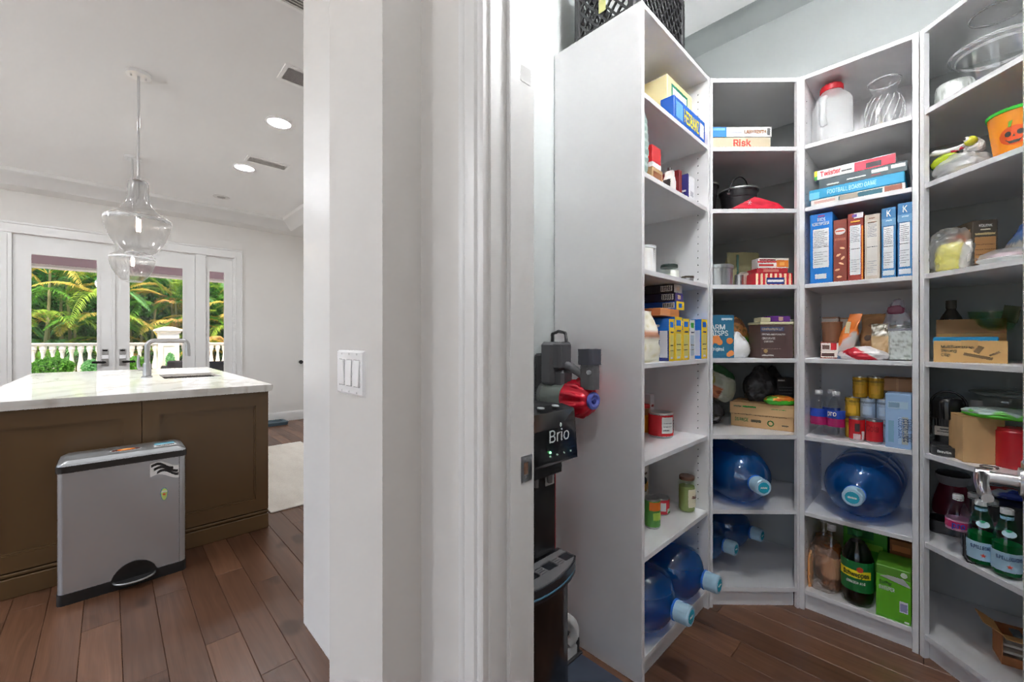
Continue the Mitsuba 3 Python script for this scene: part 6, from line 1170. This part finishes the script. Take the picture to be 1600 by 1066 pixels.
# the vacuum hangs from a dock on the wall; its cyclone points at the camera
Mv = np.eye(4); ax = np.array([-.02, -.2, 0]); ax /= np.linalg.norm(ax); Mv[:3, 0] = ax; Mv[:3, 1] = np.cross([0, 0, 1], ax); Mv[:3, 2] = (0, 0, 1); Mv[:3, 3] = (1.205, .838, .985)
T = Thing('stick_vacuum', 'cordless stick vacuum with red cyclone hanging on the wall behind the water cooler', 'vacuum cleaner', Mv)
XL = RY(PI / 2)
T.p('dust_bin', tf(lathe([(0, -.235), (.05, -.235), (.054, -.228), (.054, -.105), (0, -.105)], 32), XL), C(122, 130, 124, .18, .3), 30); T.p('bin_band', tf(lathe([(.054, -.232), (.0565, -.23), (.0565, -.215), (.054, -.213), (.054, -.232)], 32), XL), C(90, 94, 92, .3), 30)
cy = lathe([(0, -.11), (.055, -.11), (.062, -.10), (.064, -.075), (.060, -.045), (.050, -.018), (.036, -.004), (0, -.002)], 48)
v_ = np.array(cy.vertices); a_ = np.arctan2(v_[:, 1], v_[:, 0]); rr_ = np.hypot(v_[:, 0], v_[:, 1]); k_ = 1 + .10 * np.cos(10 * a_) * np.clip((v_[:, 2] + .10) / .03, 0, 1) * (rr_ > .02); v_[:, :2] *= k_[:, None]; cy.vertices = v_
T.p('cyclone', tf(cy, XL), C(206, 18, 44, .25, .3, .5), 50)
for i in range(10): 
    t = 2 * PI * (i + .5) / 10; T.p('cyclone_cone', tube([[-.095, .058 * math.cos(t), .058 * math.sin(t)], [-.045, .060 * math.cos(t), .060 * math.sin(t)], [-.012, .040 * math.cos(t), .040 * math.sin(t)]], [.010, .010, .005], 8), C(190, 16, 40, .25, .2, .5), 60)
T.p('filter_cap', tf(lathe([(.014, .0), (.022, -.002), (.029, -.002), (.031, .004), (.029, .010), (.021, .012), (.014, .006), (0, .006)], 28), XL), C(86, 96, 176, .3), 30); T.p('cap_core', tf(lathe([(0, .004), (.012, .004), (.008, .011), (0, .012)], 20), XL), C(40, 46, 110, .35), 30)
GP = 'grey_plastic'
T.p('motor_housing', HB(-.225, -.155, -.045, .04, .04, .205, .012), GP); T.p('motor_cover', HB(-.165, -.120, -.04, .03, .10, .205, .010), C(58, 58, 61, .35)); T.p('motor_neck', HB(-.20, -.115, -.03, .03, .03, .10, .01), C(62, 62, 65, .35))
T.p('handle', tube([[-.150, 0, .120], [-.10, 0, .112], [-.05, 0, .088], [-.025, 0, .078]], [.018, .016, .015, .016], 12), C(84, 84, 87, .35), 60); T.p('trigger', HB(-.072, -.050, -.010, .010, .045, .075, .006), C(150, 24, 30, .35))
T.p('grip', rbox(-.042, .018, -.028, .028, .04, .135, .02), C(74, 74, 76, .35), 30); T.p('battery', rbox(-.046, .021, -.032, .032, .125, .180, .016), C(56, 57, 66, .35), 30); T.p('latch', tf(lathe([(0, 0), (.008, 0), (.008, .008), (0, .009)], 14), TR(.008, -.024, .10) @ RX(PI / 2)), C(196, 196, 200, .2, .9), 30)
T.p('dock_bracket', tube([[-.20, 0, .20], [-.20, 0, .235], [-.165, 0, .245], [-.130, 0, .238], [-.125, 0, .205]], .006, 8), C(28, 28, 30, .4), 60); T.p('dock', HB(-.262, -.228, -.04, .04, -.2, .16, .008), C(40, 40, 42, .4)); T.p('wand', tf(cyl([-.205, 0, -.9], [-.205, 0, -.06], .017, 14), np.eye(4)), C(176, 30, 44, .3, .4), 30)
T = Thing('floor_tool', 'white looped plastic floor tool on a low stand in the corner behind the water cooler', 'vacuum tool', TR(1.205, .985, .007))
T.p('loop', tube(arc([0, 0, .10], .058, -.2, PI + .9, 20, [-.78, .62, 0], [0, 0, 1]), .017, 12), C(206, 206, 204, .4), 60); T.p('stand', HB(-.05, .075, -.035, .045, .0, .045, .006), C(196, 196, 194, .4)); T.p('strap', HB(.06, .077, -.037, .047, .0, .06, .003), C(30, 30, 32, .5)); T.p('foot', HB(-.06, .085, -.045, .055, -.0005, .008, .002), C(36, 36, 38, .5))
